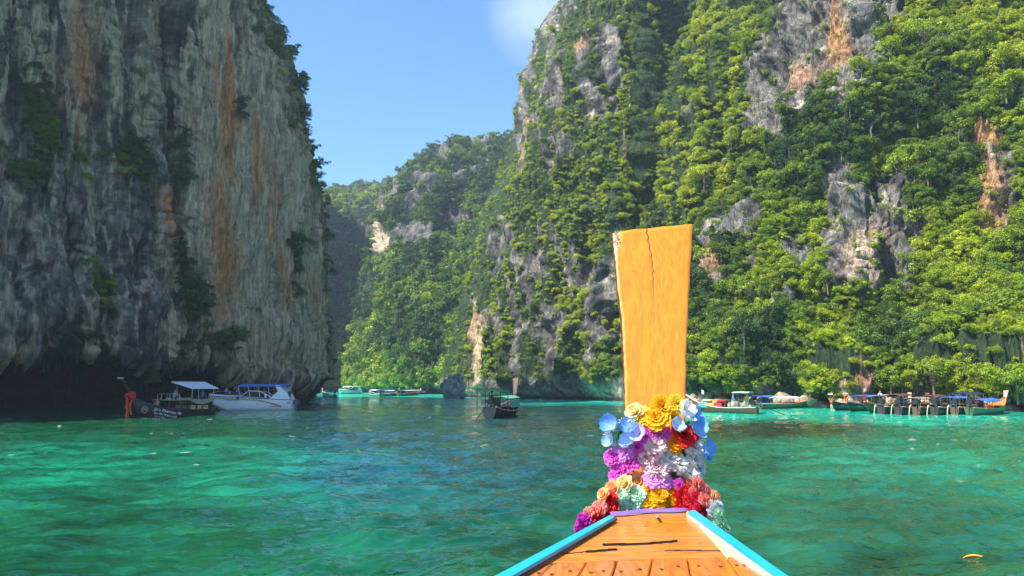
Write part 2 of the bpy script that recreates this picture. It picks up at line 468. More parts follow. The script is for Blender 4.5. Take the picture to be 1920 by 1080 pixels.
    for (cx, cy, rx, ry, k) in ((418, 200, 20, 105, 1), (408, 495, 26, 80, .9), (395, 380, 14, 80, .7), (152, 110, 26, 130, .6), (470, 300, 12, 90, .5), (500, 420, 14, 100, .5), (520, 520, 18, 60, .45), (292, 400, 16, 50, .6), (90, 190, 20, 70, .4), (580, 560, 10, 60, .4)):
        c = mixc(c, (.62, .30, .11), k * np.clip(blob(px, py, cx, cy, rx, ry) * 1.2 + .8 * st2, 0, 1) * np.clip(blob(px, py, cx, cy, rx * 1.6, ry * 1.3) * 3, 0, 1))
    cleft_shade = np.clip(blob(px, py, 305, 250, 13, 60) * 2, 0, 1) * sstep(-.2, .2, mot + .3)
    c = mixc(c, (.02, .022, .022), cleft_shade * .8)  # shade inside the cleft painted near-black
    mo = np.zeros_like(px)
    for (cx, cy, rx, ry) in ((175, 285, 45, 40), (190, 530, 40, 40), (370, 575, 32, 50), (345, 330, 12, 90), (240, 310, 30, 40), (400, 640, 50, 40), (60, 240, 40, 60), (130, 640, 35, 25), (440, 200, 10, 50), (345, 480, 10, 90), (30, 330, 40, 30), (545, 470, 15, 60)):
        mo = np.maximum(mo, np.clip(blob(px, py, cx, cy, rx, ry) + .9 * mot + .5 * fine, 0, 1))
    edge = np.clip(1 - (eR(py) - px) / itp([(-100, 90), (60, 70), (120, 50), (300, 26), (450, 12), (700, 8)], py) + .5 * mot, 0, 1)
    mo = np.maximum(mo, edge)
    c = mixc(c, (.035, .06, .022), mo * .85)
    c = mixc(c, (.008, .009, .008), caven * .97)  # the cave's deep shade is put into the rock colour
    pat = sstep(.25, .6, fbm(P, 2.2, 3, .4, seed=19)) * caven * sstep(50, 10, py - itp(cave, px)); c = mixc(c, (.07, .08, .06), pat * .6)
    c = c * (1 - .55 * crack)[..., None]
    rl = fbm(P, 2.6, 3, .035, seed=16, ridge=True); c = mixc(c, (.58, .56, .44), .8 * sstep(.95, 1.35, rl + .25 * mot) * (1 - caven))
    pit_shade = sstep(.30, .55, fbm(P, 1.5, 4, .6, seed=17)); c = c * (1 - .62 * pit_shade * (1 - .65 * cream))[..., None]  # pit shade painted as dark spots, where relief alone shows little contrast
    ledge_shade = sstep(.80, 1.2, fbm(jt, 3.4, 3, 2.4, seed=18, ridge=True)); c = c * (1 - .45 * ledge_shade * (1 - .5 * cream))[..., None]  # dark strata lines painted in place of relief shading
    c = c * (1.2 + .35 * cream)[..., None]
    st3 = fbm(P, .45, 3, .035, seed=15); c = c * (1 + .55 * np.clip(st3, -.8, .8) * (1 - caven))[..., None]
    c = c * np.array([1.26, .97, .80])
    c = np.maximum(c * np.clip(1 + .40 * fine[..., None], .3, 1.6), .006); c = c / np.maximum(c.max(-1, keepdims=True) / .62, 1)
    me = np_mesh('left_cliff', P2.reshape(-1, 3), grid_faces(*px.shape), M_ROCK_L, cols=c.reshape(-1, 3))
    o = link(bpy.data.objects.new('cliff', me))
    tag(o, 'dark streaked grey limestone cliff with undercut cave at the waterline', kind='structure')
    SITES['left'] = (P2, normals(P2), px, py, mo * sstep(-30, 0, px) * (1 - caven), edge)

def right_cliff():
    yb = [(780, 196), (830, 186), (890, 178), (1000, 160), (1150, 135), (1300, 115), (1450, 100), (1600, 93), (1750, 88), (1920, 85), (2300, 74)]
    eL = lambda py: itp([(-200, 1100), (-100, 1085), (0, 1054), (60, 1020), (90, 1006), (170, 984), (240, 974), (290, 962), (350, 940), (430, 902), (560, 872), (650, 850), (700, 838), (760, 832)], py)
    eR = lambda py: 2300 + 0 * py
    yf = lambda px: pyof(-1.0, itp(yb, px))
    yt = lambda px: -170 + 0 * px
    cols = [830, 900, 960, 1040, 1120, 1200, 1250, 1290, 1340, 1420, 1520, 1620, 1720, 1820, 1920, 2300]
    rows = [760, 690, 600, 450, 300, 150, 0, -170]
    T = table(cols, rows, [
        [0, 0, 0, 0, 0, 0, 1, 1, 0, 0, 0, 0, 0, 0, 0, 0],
        [2, 1, 0, -1, 3, 9, 12, 9, 3, 0, -1, -1, 0, -1, -1, -1],
        [5, 6, 4, 3, 9, 18, 23, 17, 9, 6, 5, 4, 5, 4, 3, 3],
        [14, 19, 13, 9, 14, 24, 32, 27, 16, 12, 9, 6, 8, 8, 7, 7],
        [40, 42, 30, 21, 19, 26, 38, 34, 25, 21, 15, 11, 12, 14, 12, 11],
        [60, 62, 50, 36, 31, 39, 60, 54, 38, 30, 19, 16, 18, 21, 18, 17],
        [80, 82, 70, 56, 46, 52, 80, 74, 52, 40, 26, 21, 26, 28, 25, 24],
        [95, 97, 85, 72, 60, 64, 86, 82, 66, 52, 36, 30, 34, 36, 34, 32]])
    def depth(px, py, u, v):
        edge = px - eL(py)
        rnd_ = 20 * (1 - np.sqrt(np.clip(1 - (1 - np.clip(edge / 80, 0, 1)) ** 2, 0, 1)))
        return itp(yb, px) + T(px, py) * 1.0 + rnd_
    P = make_sheet(640, 470, eL, eR, yf, yt, depth, padL=True)
    n = normals(P)
    px, py = pix(P[..., 0], P[..., 1], P[..., 2])
    near = sstep(1200, 1450, px)
    d = 6.5 * fbm(P, 26, 3, .45, seed=31) + 2.6 * fbm(P, 9, 3, .45, seed=32, ridge=True) + .75 * fbm(P, 3, 3, .3, seed=33, ridge=True) + .45 * fbm(P, 1.3, 3, .22, seed=34, ridge=True)
    foot = sstep(3.0, -1.0, P[..., 2])
    d = d * (.35 + .65 * sstep(0, 130, px - eL(py)))
    d = d * (1 - .8 * foot) - 1.6 * np.exp(-((P[..., 2] - .6) / 1.3) ** 2)
    # undercut notch with drips
    notch = np.exp(-((P[..., 2] - 3.4) / 1.4) ** 2)
    d += notch * 1.0 * fbm(P, 1.6, 2, .2, seed=35, ridge=True)
    jn = np.abs(fbm(P, 6, 2, 1.2, seed=36)); crack = sstep(.05, 0, jn)
    d -= .4 * crack
    P2 = P + n * d[..., None]
    mot = fbm(P, 6, 4, .7, seed=41); fine = fbm(P, 1.1, 4, .45, seed=42); st = fbm(P, 2.0, 4, .12, seed=43)
    # exposed rock faces
    rock = np.full(px.shape, -1.0)
    for (cx, cy, rx, ry, a) in ((1568, 75, 80, 98, -.2), (1500, 135, 52, 64, 0), (1450, 215, 22, 46, 0), (1615, 20, 58, 60, 0), (1428, 190, 13, 54, 0), (1642, 435, 74, 112, 0), (1582, 400, 28, 84, 0), (1610, 500, 34, 34, 0), (1530, 495, 24, 28, 0),
                               (1868, 375, 28, 80, -.1), (1848, 270, 30, 14, 0), (1905, 155, 12, 8, 0), (1112, 105, 9, 24, 0), (1150, 130, 10, 24, .3), (1080, 190, 10, 36, 0),
                               (992, 262, 5, 40, 0), (986, 200, 4, 50, 0), (1040, 40, 8, 30, .3), (1020, 500, 18, 28, .3), (1105, 530, 18, 30, 0), (1128, 610, 14, 36, 0), (1000, 560, 9, 20, 0), (892, 655, 9, 78, 0), (905, 600, 14, 20, 0), (1040, 605, 24, 40, .6), (1260, 250, 14, 90, 0),
                               (1625, 716, 22, 18, 0), (1385, 470, 12, 40, 0), (1440, 420, 10, 40, 0), (1460, 330, 8, 16, 0), (1395, 520, 8, 30, 0), (1500, 590, 20, 20, 0), (1905, 708, 14, 24, 0), (1770, 300, 9, 12, 0), (1600, 175, 14, 20, 0), (1500, 700, 20, 12, 0)):
        rock = np.maximum(rock, blob(px, py, cx, cy, rx, ry, a))
    rb = random.Random(44)
    for k in range(150):
        x0, y0 = (rb.uniform(975, 1185), rb.uniform(0, 340)) if k < 52 else (rb.uniform(930, 1160), rb.uniform(440, 690)) if k < 105 else (rb.uniform(1330, 1900), rb.uniform(0, 640))
        rock = np.maximum(rock, blob(px, py, x0, y0, rb.uniform(3.5, 8), rb.uniform(12, 34), rb.uniform(-.25, .25)) * .62)
    rockm = np.clip(rock * 1.6 + .55 * mot + .45 * fine, -1, 1)
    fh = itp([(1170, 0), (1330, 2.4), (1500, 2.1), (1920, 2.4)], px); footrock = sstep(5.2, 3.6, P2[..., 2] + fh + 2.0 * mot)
    rk = np.clip(np.maximum(sstep(.05, .45, rockm), footrock), 0, 1)
    c = np.zeros(P.shape) + np.array([.22, .205, .18])
    c = mixc(c, (.08, .08, .078), sstep(-.1, .4, st + .4 * mot))
    c = mixc(c, (.46, .39, .30), .8 * sstep(.35, .7, -st + .3 * fine))
    for (cx, cy, rx, ry, k) in ((1575, 60, 26, 90, 1.0), (1500, 150, 40, 35, .6), (1855, 380, 30, 90, .9), (1850, 270, 40, 20, 1), (892, 655, 12, 80, .8), (1640, 470, 40, 60, .35), (1900, 710, 34, 40, .8), (1115, 100, 12, 20, .8), (1620, 715, 36, 30, .5), (1000, 260, 12, 50, .7), (1760, 690, 300, 30, .2), (1905, 155, 20, 12, 1), (1392, 500, 14, 40, .6)):
        c = mixc(c, (.56, .29, .13), k * np.clip(blob(px, py, cx, cy, rx, ry) * 1.3 + .5 * st, 0, 1))
    c = mixc(c, (.62, .47, .33), .7 * np.clip(blob(px, py, 1628, 480, 34, 60) + .4 * fine, 0, 1))
    c = mixc(c, (.60, .48, .30), .8 * np.clip(blob(px, py, 893, 665, 12, 80) + .3 * fine, 0, 1))
    # grey-green dripstone just above the waterline, pale tide band, dark wet foot
    z = P2[..., 2]
    drip = np.exp(-((z - 4.0 + .6 * fh) / 1.5) ** 2) * sstep(-.3, .3, mot + .5) * footrock
    c = mixc(c, (.15, .20, .165), .8 * drip * sstep(-.2, .3, st + .2))
    c = mixc(c, (.60, .47, .33), .8 * np.exp(-((z - 1.7) / .9) ** 2) * sstep(-.1, .3, mot + .2))
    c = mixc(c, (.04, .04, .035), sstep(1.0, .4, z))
    c = np.clip(c * (1 + .45 * fine[..., None]) * (1 - .5 * crack)[..., None], .01, .8)
    veg = 1 - rk
    gc = np.zeros(P.shape) + np.array([.035, .065, .02]); gc = gc * (1 + .5 * fine)[..., None]
    c = c * rk[..., None] + gc * veg[..., None]
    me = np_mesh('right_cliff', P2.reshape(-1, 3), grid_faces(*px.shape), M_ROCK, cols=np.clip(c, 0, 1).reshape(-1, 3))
    o = link(bpy.data.objects.new('cliff', me))
    tag(o, 'tall jungle covered limestone cliff with bare orange and grey rock faces', kind='structure')
    SITES['right'] = (P2, normals(P2), px, py, veg, rockm)

def far_cliff(name, nx, ny, L, Rr, yb, sky_, T, label, seed, amp, rocks, padL=True, padR=False, rad=40, dark=1.0):
    eL = lambda py: itp(L, py); eR = lambda py: itp(Rr, py)
    yf = lambda px: pyof(-1.0, itp(yb, px)); yt = lambda px: itp(sky_, px)
    def depth(px, py, u, v):
        edge = np.minimum(px - eL(py), (eR(py) - px) if padR else 1e9)
        top = py - itp(sky_, px)
        r = rad * (1 - np.sqrt(np.clip(1 - (1 - np.clip(edge / 40, 0, 1)) ** 2, 0, 1))) + rad * (1 - np.sqrt(np.clip(1 - (1 - np.clip(top / 30, 0, 1)) ** 2, 0, 1)))
        return itp(yb, px) + T(px, py) + r
    P = make_sheet(nx, ny, eL, eR, yf, yt, depth, padL=padL, padR=padR)
    n = normals(P); px, py = pix(P[..., 0], P[..., 1], P[..., 2])
    d = amp * (6 * fbm(P, 45, 3, .6, seed=seed) + 3.2 * fbm(P, 16, 3, .4, seed=seed + 1, ridge=True) + 1.2 * fbm(P, 5, 3, .4, seed=seed + 2, ridge=True))
    d *= 1 - .8 * sstep(4, 0, P[..., 2])
    P2 = P + n * d[..., None]
    mot = fbm(P, 16, 4, .6, seed=seed + 3); st = fbm(P, 5, 4, .1, seed=seed + 4)
    rb = random.Random(seed)
    if name == 'ridge': rocks = list(rocks) + [(rb.uniform(745, 960), rb.uniform(285, 440), rb.uniform(3, 7), rb.uniform(10, 30)) for _ in range(26)]
    rock = np.full(px.shape, -1.0)
    for (cx, cy, rx, ry) in rocks: rock = np.maximum(rock, blob(px, py, cx, cy, rx, ry))
    rk = sstep(.1, .5, rock * 1.5 + .6 * mot + .4 * st)
    rk = np.maximum(rk, sstep(3.5, 2.2, P2[..., 2] + mot))
    c = np.zeros(P.shape) + np.array([.17, .16, .14]); c = mixc(c, (.06, .065, .06), sstep(-.1, .4, st)); c = mixc(c, (.32, .27, .20), .8 * sstep(.3, .7, -st))
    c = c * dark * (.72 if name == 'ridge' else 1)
    if name == 'ridge': c = mixc(c, (.50, .38, .24), np.clip(blob(px, py, 733, 440, 12, 46) * 1.5 + st, 0, 1))
    c = mixc(c, (.04, .04, .035), sstep(1.2, .4, P2[..., 2]))
    c = c * rk[..., None] + np.array([.035, .06, .022]) * (1 - rk)[..., None]
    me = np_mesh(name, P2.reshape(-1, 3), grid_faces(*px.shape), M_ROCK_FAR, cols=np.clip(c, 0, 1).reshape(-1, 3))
    o = link(bpy.data.objects.new(name, me))
    tag(o, label, kind='structure')
    SITES[name] = (P2, normals(P2), px, py, 1 - rk, rk)

left_cliff()
right_cliff()
# middle ridge between the two walls
far_cliff('ridge', 260, 300, [(250, 760), (300, 750), (350, 738), (385, 728), (470, 724), (500, 705), (540, 692), (580, 696), (620, 712), (760, 704)], [(200, 1060), (900, 1060)],
          [(690, 330), (760, 300), (880, 250), (1060, 215)], [(690, 372), (730, 360), (745, 350), (775, 330), (800, 312), (830, 300), (860, 288), (900, 277), (930, 272), (1060, 262)],
          table([690, 728, 765, 810, 856, 940, 1060], [760, 640, 540, 470, 420, 350, 260],
                [[0, 0, 0, 0, 6, 4, 0], [8, 2, 6, 4, 20, 20, 10], [20, 8, 16, 12, 40, 40, 20], [44, 26, 34, 28, 60, 60, 40], [64, 46, 50, 46, 74, 76, 60], [84, 70, 72, 74, 96, 100, 90], [120, 110, 115, 120, 135, 145, 130]]),
          'long forested limestone ridge receding behind the right cliff', 51, 1.25,
          [(732, 435, 11, 50), (790, 445, 30, 20), (850, 405, 35, 16), (745, 470, 16, 12), (885, 330, 30, 10), (800, 355, 16, 16), (900, 285, 30, 6)])
far_cliff('distant_cliff', 260, 260, [(0, 320), (900, 320)], [(340, 730), (400, 735), (760, 740)],
          [(320, 300), (400, 360), (480, 440), (560, 505), (650, 510), (740, 470)], [(320, 30), (400, 50), (450, 150), (500, 280), (560, 372), (600, 372), (640, 362), (690, 353), (725, 357), (740, 366)],  # left part of the sheet is added out of sight to shade the far wall
          table([320, 560, 620, 680, 740], [760, 600, 470, 430, 350],
                [[0, 0, 0, 0, 0], [2, 2, 2, 6, 10], [4, 4, 4, 14, 20], [8, 26, 26, 22, 30], [14, 60, 60, 50, 60]]),
          'far shaded cliff with forested shelf at the head of the lagoon', 61, 1.0,
          [(670, 445, 40, 24), (610, 412, 50, 8), (690, 560, 30, 80)], padL=False, dark=.45)  # dark: the far wall's shade put into its rock colour
far_cliff('spur', 110, 150, [(560, 706), (590, 684), (640, 650), (700, 632), (760, 622)], [(540, 722), (620, 730), (760, 745)],
          [(620, 372), (680, 350), (745, 318)], [(620, 700), (650, 640), (675, 590), (700, 570), (716, 566), (745, 600)],
          table([620, 680, 745], [760, 660, 560], [[0, 0, 0], [10, 4, 8], [30, 16, 20]]),
          'small forested rock spur standing in front of the middle ridge', 71, .6, [(700, 730, 40, 4)])
# ------------------------------------------------------------------ vegetation
def crown_mesh(name, seed, leaves, leaf, shape):
    """unit-radius crown: lobes of leaf clumps spread through a dome, open between the lobes"""
    r = np.random.default_rng(seed)
    nl = {'dome': 15, 'wide': 16, 'tall': 14, 'shrub': 10}[shape]
    V, Q, C = [], [], []
    lobes = []
    for i in range(nl):
        a = i * 2.399 + r.uniform(-.7, .7); q = math.sqrt((i + .4) / nl) * r.uniform(.85, 1.15)
        rad = .15 + .27 * r.random() ** 1.5
        if shape == 'wide': pos = (q * math.cos(a) * 1.05, q * math.sin(a) * 1.05, .25 + .25 * (1 - q) + r.uniform(-.22, .16))
        elif shape == 'tall': pos = (q * math.cos(a) * .6, q * math.sin(a) * .6, r.uniform(-.6, 1.0) * (1.15 - q * .4))
        elif shape == 'shrub': pos = (q * math.cos(a) * .8, q * math.sin(a) * .8, r.uniform(-.45, .35))
        else: pos = (q * math.cos(a) * .85, q * math.sin(a) * .85, .6 * (1 - q * q) + r.uniform(-.35, .2))
        lobes.append((np.array(pos), rad, r.uniform(.7, 1.3)))
    tot = sum(l[1] ** 2 for l in lobes)
    for (c0, rad, tone) in lobes:
        k = int(leaves * rad * rad / tot)
        d = r.normal(size=(k, 3)); d[:, 2] += .35; d /= np.linalg.norm(d, axis=1)[:, None]
        rr = rad * (1 - .55 * r.random(k) ** 2.2) * (1 + .3 * r.normal(size=k) * .4)
        ctr = c0 + d * rr[:, None] * np.array([1.05, 1.05, .95])
        nrm = d * .75 + r.normal(size=(k, 3)) * .5 + [0, 0, .35]; nrm /= np.linalg.norm(nrm, axis=1)[:, None]
        t = np.cross(nrm, r.normal(size=(k, 3))); t /= np.linalg.norm(t, axis=1)[:, None]
        b = np.cross(nrm, t)
        s = leaf * r.uniform(.6, 1.25, k)[:, None]
        base = len(V) and sum(len(v) for v in V)
        quad = np.stack([ctr - t * s * .9, ctr - b * s * .5 + nrm * s * .12, ctr + t * s * .9, ctr + b * s * .5 + nrm * s * .12], 1).reshape(-1, 3)
        V.append(quad)
        Q.append((np.arange(k)[:, None] * 4 + np.arange(4)[None, :]) + base)
        tn = (tone * r.uniform(.75, 1.25, k))
        yel = r.uniform(-.12, .12, k)
        cc = np.stack([tn * (1 + yel), tn, tn * (1 - yel)], -1)
        C.append(np.repeat(cc, 4, axis=0))
    return np_mesh(name, np.concatenate(V), np.concatenate(Q), M_FOL, smooth=False, cols=np.clip(np.concatenate(C), 0, 2))
def tube_verts(path, radii, seg=6):
    V, Q = [], []
    path = [Vector(p) for p in path]
    for i, p in enumerate(path):
        t = (path[min(i + 1, len(path) - 1)] - path[max(i - 1, 0)]).normalized()
        a = t.cross(Vector((.3, .9, .2))).normalized(); b = t.cross(a)
        for k in range(seg):
            an = 2 * math.pi * k / seg
            V.append(p + (a * math.cos(an) + b * math.sin(an)) * radii[i])
        if i:
            for k in range(seg):
                o, o2 = (i - 1) * seg, i * seg
                Q.append((o + k, o + (k + 1) % seg, o2 + (k + 1) % seg, o2 + k))
    return V, Q
def trunk_mesh(name, seed, h=1.2, r0=.07):
    r = random.Random(seed); V, Q = [], []
    def add(path, rad):
        v, q = tube_verts(path, rad, 6); b = len(V); V.extend(v); Q.extend(tuple(i + b for i in f) for f in q)
    top = Vector((r.uniform(-.1, .1), r.uniform(-.1, .1), .1))
    add([(0, 0, -h), (r.uniform(-.06, .06), 0, -h * .5), top], [r0, r0 * .75, r0 * .5])
    for i in range(5):
        a = i * 1.3 + r.random(); st = Vector((0, 0, -h * r.uniform(.1, .5)))
        e = Vector((math.cos(a) * .6, math.sin(a) * .6, r.uniform(.1, .5)))
        add([st, st.lerp(e, .5) + Vector((0, 0, .06)), e], [r0 * .5, r0 * .35, r0 * .15])
    return np_mesh(name, [tuple(v) for v in V], Q, M_BARK)
BIG = [crown_mesh('leafy_crown', 100 + i, 1700, .068, s) for i, s in enumerate(('dome', 'wide', 'dome', 'tall', 'wide', 'dome', 'shrub', 'dome'))]
SMALL = [crown_mesh('far_crown', 200 + i, 420, .13, s) for i, s in enumerate(('dome', 'wide', 'tall', 'shrub', 'dome', 'shrub'))]
SPRIG = [crown_mesh('shrub_leaves', 300 + i, 260, .15, 'shrub') for i in range(3)]
TRUNKS = [trunk_mesh('bark_stem', i) for i in range(5)]
def proto_collection(name, meshes, trunks=False):
    c = bpy.data.collections.new(name)
    for i, me in enumerate(meshes):
        o = bpy.data.objects.new('%s_%02d' % (name, i), me); c.objects.link(o)
    return c
C_BIG = proto_collection('crown_stock', BIG); C_SMALL = proto_collection('far_crown_stock', SMALL); C_SPRIG = proto_collection('sprig_stock', SPRIG)
def scatter_group(coll):
    g = bpy.data.node_groups.new('spread_' + coll.name, 'GeometryNodeTree')
    g.interface.new_socket('Geometry', in_out='INPUT', socket_type='NodeSocketGeometry')
    g.interface.new_socket('Geometry', in_out='OUTPUT', socket_type='NodeSocketGeometry')
    i, o = g.nodes.new('NodeGroupInput'), g.nodes.new('NodeGroupOutput')
    ci = g.nodes.new('GeometryNodeCollectionInfo'); ci.inputs['Collection'].default_value = coll
    ci.inputs['Separate Children'].default_value = True; ci.inputs['Reset Children'].default_value = True
    iop = g.nodes.new('GeometryNodeInstanceOnPoints'); iop.inputs['Pick Instance'].default_value = True
    g.links.new(i.outputs[0], iop.inputs['Points']); g.links.new(ci.outputs[0], iop.inputs['Instance'])
    for nm, dt, sock in (('variant', 'INT', 'Instance Index'), ('rot', 'FLOAT_VECTOR', 'Rotation'), ('scl', 'FLOAT_VECTOR', 'Scale')):
        na = g.nodes.new('GeometryNodeInputNamedAttribute'); na.data_type = dt; na.inputs['Name'].default_value = nm
        g.links.new(na.outputs[0], iop.inputs[sock])
    g.links.new(iop.outputs[0], o.inputs[0])
    return g
G_BIG, G_SMALL, G_SPRIG = scatter_group(C_BIG), scatter_group(C_SMALL), scatter_group(C_SPRIG)
def spread(name, label, pts, group, nvar, cat='foliage'):
    """pts: list of (pos, rot, scale, tint)"""
    n = len(pts)
    me = bpy.data.meshes.new(name); me.vertices.add(n)
    me.vertices.foreach_set('co', np.array([p[0] for p in pts], np.float32).ravel())
    a = me.attributes.new('rot', 'FLOAT_VECTOR', 'POINT'); a.data.foreach_set('vector', np.array([p[1] for p in pts], np.float32).ravel())
    a = me.attributes.new('scl', 'FLOAT_VECTOR', 'POINT'); a.data.foreach_set('vector', np.array([p[2] for p in pts], np.float32).ravel())
    a = me.attributes.new('tint', 'FLOAT', 'POINT'); a.data.foreach_set('value', np.array([p[3] for p in pts], np.float32))
    a = me.attributes.new('variant', 'INT', 'POINT'); a.data.foreach_set('value', rng.integers(0, nvar, n).astype(np.int32))
    o = link(bpy.data.objects.new(name, me))
    md = o.modifiers.new('spread', 'NODES'); md.node_group = group
    tag(o, label, cat, kind='stuff')
    return o
def sites(key, block, thr=.35, lo=0.0, seed=1):
    P, Nn, px, py, veg, _ = SITES[key]
    r = np.random.default_rng(seed); nr, nc = px.shape
    out = []
    for i in range(0, nr - block, block):
        for j in range(0, nc - block, block):
            a, b = i + r.integers(block), j + r.integers(block)
            if veg[a, b] + r.uniform(-.2, .2) < thr: continue
            if P[a, b, 2] < lo: continue
            if px[a, b] < -60 or px[a, b] > 2010 or py[a, b] < -90: continue
            out.append((P[a, b].copy(), Nn[a, b].copy(), float(px[a, b]), float(py[a, b])))
    return out
def tint_at(P, px, key, r):
    n = float(fbm(np.array(P)[None, :], 14, 2, .7, seed=81)[0])
    t = .50 + .55 * n + r.gauss(0, .15)
    return min(1, max(0, t))
def veg_batch(key, block, rad, squash=(.65, .95), thr=.35, lo=1.5, seed=1, tb=0.0, out=.35, up=.25):
    r = random.Random(seed); res = []
    S = sites(key, block, thr, lo, seed)
    if not S: return res
    PP = np.array([s[0] for s in S]); nz = fbm(PP, 14, 2, .7, seed=81)
    for k, (p, n, px, py) in enumerate(S):
        R_ = (rad[0] + (rad[1] - rad[0]) * r.random() ** 1.6) * (1 if r.random() > .12 else 1.4)
        if key == 'right' and px < 1250: R_ *= .74
        t = min(1, max(0, .48 + .6 * nz[k] + r.gauss(0, .16) + tb))
        sg = 1 if n[1] < 0 else -1
        pos = p + np.array([n[0] * sg, n[1] * sg, 0]) * R_ * out + np.array([0, 0, R_ * up])
        lean = .25
        rot = (r.uniform(-.2, .2) + lean * .6, r.uniform(-.2, .2), r.uniform(0, 6.28))
        res.append((pos, rot, (R_, R_, R_ * r.uniform(*squash)), t, px, py))
    return res
veg = []
veg += veg_batch('right', 9, (.9, 2.1), (.75, 1.15), seed=3, tb=.08)
veg += veg_batch('right', 5, (.6, 1.15), (.75, 1.1), seed=4, thr=.4, tb=.05)
veg += [v for v in veg_batch('right', 4, (.5, 1.05), (.75, 1.1), seed=14, thr=.1, lo=2.0, tb=.05) if v[4] > 1300 and v[5] > 630]
veg += [v for v in veg_batch('right', 4, (.9, 1.6), (.75, 1.1), seed=15, thr=.2, lo=2.0) if 1185 < v[4] < 1290 and v[5] < 260]
tint_boost = []
for (p, ro, s, t, px, py) in veg:
    g = math.exp(-((px - 1345 + (py - 200) * .12) / 45.) ** 2) if py < 400 else 0
    t = t + .45 * g + .12 * (1 if px > 1750 and py > 400 else 0) + .26 * (1 if px < 1000 else .7 if px < 1190 else 0) - .12 * (1 if 1300 < px < 1500 and py > 420 else 0)  # sunlit gully strip and buttress brightened through the leaf tint
    tint_boost.append((p, ro, s, min(1, max(0, t)), px, py))
veg = tint_boost
# the 300 that show largest are trees of their own; the smaller remainder is one mass
def appsize(v): return v[2][0] * F / v[0][1]
inframe = [v for v in veg if 0 < v[4] < 1920 and 0 < v[5] < 745 and not (1150 < v[4] < 1300 and v[5] > 430)]
inframe.sort(key=lambda v: -appsize(v))
chosen = inframe[:285]
ids = set(id(v) for v in chosen)
rest = [v for v in veg if id(v) not in ids]
def where_words(px, py):
    if px < 1150: a = 'on the steep buttress left of the orange prow board'
    elif px < 1400:
        a = 'beside the bright green gully right of the prow board' if py < 420 else 'behind the boat with the rainbow side panels'
    elif px < 1560:
        a = 'on the slope left of the orange scar' if py < 330 else ('left of the large grey rock face' if py < 600 else 'above the pair of boats moored together')
    elif px < 1740:
        a = 'under the orange rock scar' if py < 330 else ('around the edge of the large grey rock face' if py < 590 else 'above the left half of the moored boat row')
    else:
        a = 'at the upper right corner of the cliff' if py < 250 else ('near the tan rock face at the right edge' if py < 520 else 'above the right half of the moored boat row')
    return a
SH = ['domed', 'wide spreading', 'rounded', 'tall narrow', 'flat topped', 'bushy', 'low shrubby', 'dense']
def tree_label(v, vi):
    tn = v[3]; sz = appsize(v)
    tone = 'dark-green' if tn < .3 else 'mid-green' if tn < .5 else 'fresh-green' if tn < .7 else 'yellow-green'
    size = 'large' if sz > 31 else 'medium' if sz > 26 else 'small'
    return '%s %s tree %s' % (SH[vi], tone, where_words(v[4], v[5]))
TG = 'jungle trees growing on the right cliff'
def numbered(labels, xs):
    """look-alikes told apart by their order from the left"""
    by = {}
    for i, l in enumerate(labels): by.setdefault(l, []).append(i)
    out = list(labels)
    for l, ii in by.items():
        n = len(ii)
        if n < 2: continue
        ii.sort(key=lambda i: xs[i])
        w = ['left', 'right'] if n == 2 else ['leftmost', 'middle', 'rightmost'] if n == 3 else (['leftmost'] + ['%s from left' % q for q in ('second', 'third', 'fourth', 'fifth', 'sixth', 'seventh', 'eighth')[:n - 2]] + ['rightmost'])
        for q, i in enumerate(ii): out[i] = (w[q] if q < len(w) else w[-2]) + ' ' + l
    return out
tree_labels = numbered([tree_label(v, k % len(BIG)) for k, v in enumerate(chosen)], [v[4] for v in chosen])
for k, v in enumerate(chosen):
    vi = k % len(BIG)
    root = empty('jungle_tree', v[0] - np.array([0, 0, v[2][2] * .9]))
    tag(root, tree_labels[k], 'tree', TG)
    c = link(bpy.data.objects.new('crown', BIG[vi]), root)
    c.location = (0, 0, v[2][2] * .9); c.rotation_euler = v[1]; c.scale = v[2]; c['tint'] = float(v[3])
    t = link(bpy.data.objects.new('trunk', TRUNKS[k % 5]), root)
    t.location = (0, 0, v[2][2] * .9); t.scale = v[2]; t.rotation_euler = (0, 0, v[1][2])
spread('jungle_foliage', 'smaller trees and shrubs matted over the right cliff', [v[:4] for v in rest], G_BIG, len(BIG))
sm = veg_batch('right', 5, (.35, .9), seed=5, thr=.2, lo=2.2, tb=.1)
# tufts that cling to the bare rock faces
P_, N_, px_, py_, vg_, rm_ = SITES['right']
r = np.random.default_rng(77)
for _ in range(9000):
    a, b = r.integers(px_.shape[0]), r.integers(px_.shape[1])
    if rm_[a, b] > .3 and P_[a, b, 2] > 5 and -50 < px_[a, b] < 2000 and perlin(P_[a, b, 0] / 3., P_[a, b, 1] / 3., P_[a, b, 2] / 3.) > .05:
        q = r.uniform(.25, .8); sm.append((P_[a, b].copy(), (0, 0, r.uniform(0, 6)), (q, q, q * .8), r.uniform(.3, .9), 0, 0))
spread('shrub_growth', 'low shrubs and creepers between the trees on the right cliff', [v[:4] for v in sm], G_SPRIG, 3)
far = veg_batch('ridge', 4, (1.8, 3.2), (.7, 1.1), seed=6, lo=3, tb=-.2) + veg_batch('ridge', 3, (1.0, 2.0), (.7, 1.1), seed=7, lo=2, thr=.2, tb=-.2)
far = [(p, ro, sc_, max(0, t - .16 * float(sstep(520, 420, py))), a_, py) for (p, ro, sc_, t, a_, py) in far]  # haze and shade on the ridge put into a lower leaf tint
spread('ridge_forest', 'forest covering the long middle ridge', [v[:4] for v in far], G_SMALL, 6)
far = veg_batch('distant_cliff', 4, (2.6, 4.8), seed=8, lo=3, tb=-.1) + veg_batch('distant_cliff', 4, (1.4, 2.6), seed=12, lo=3, thr=.2, tb=-.1)
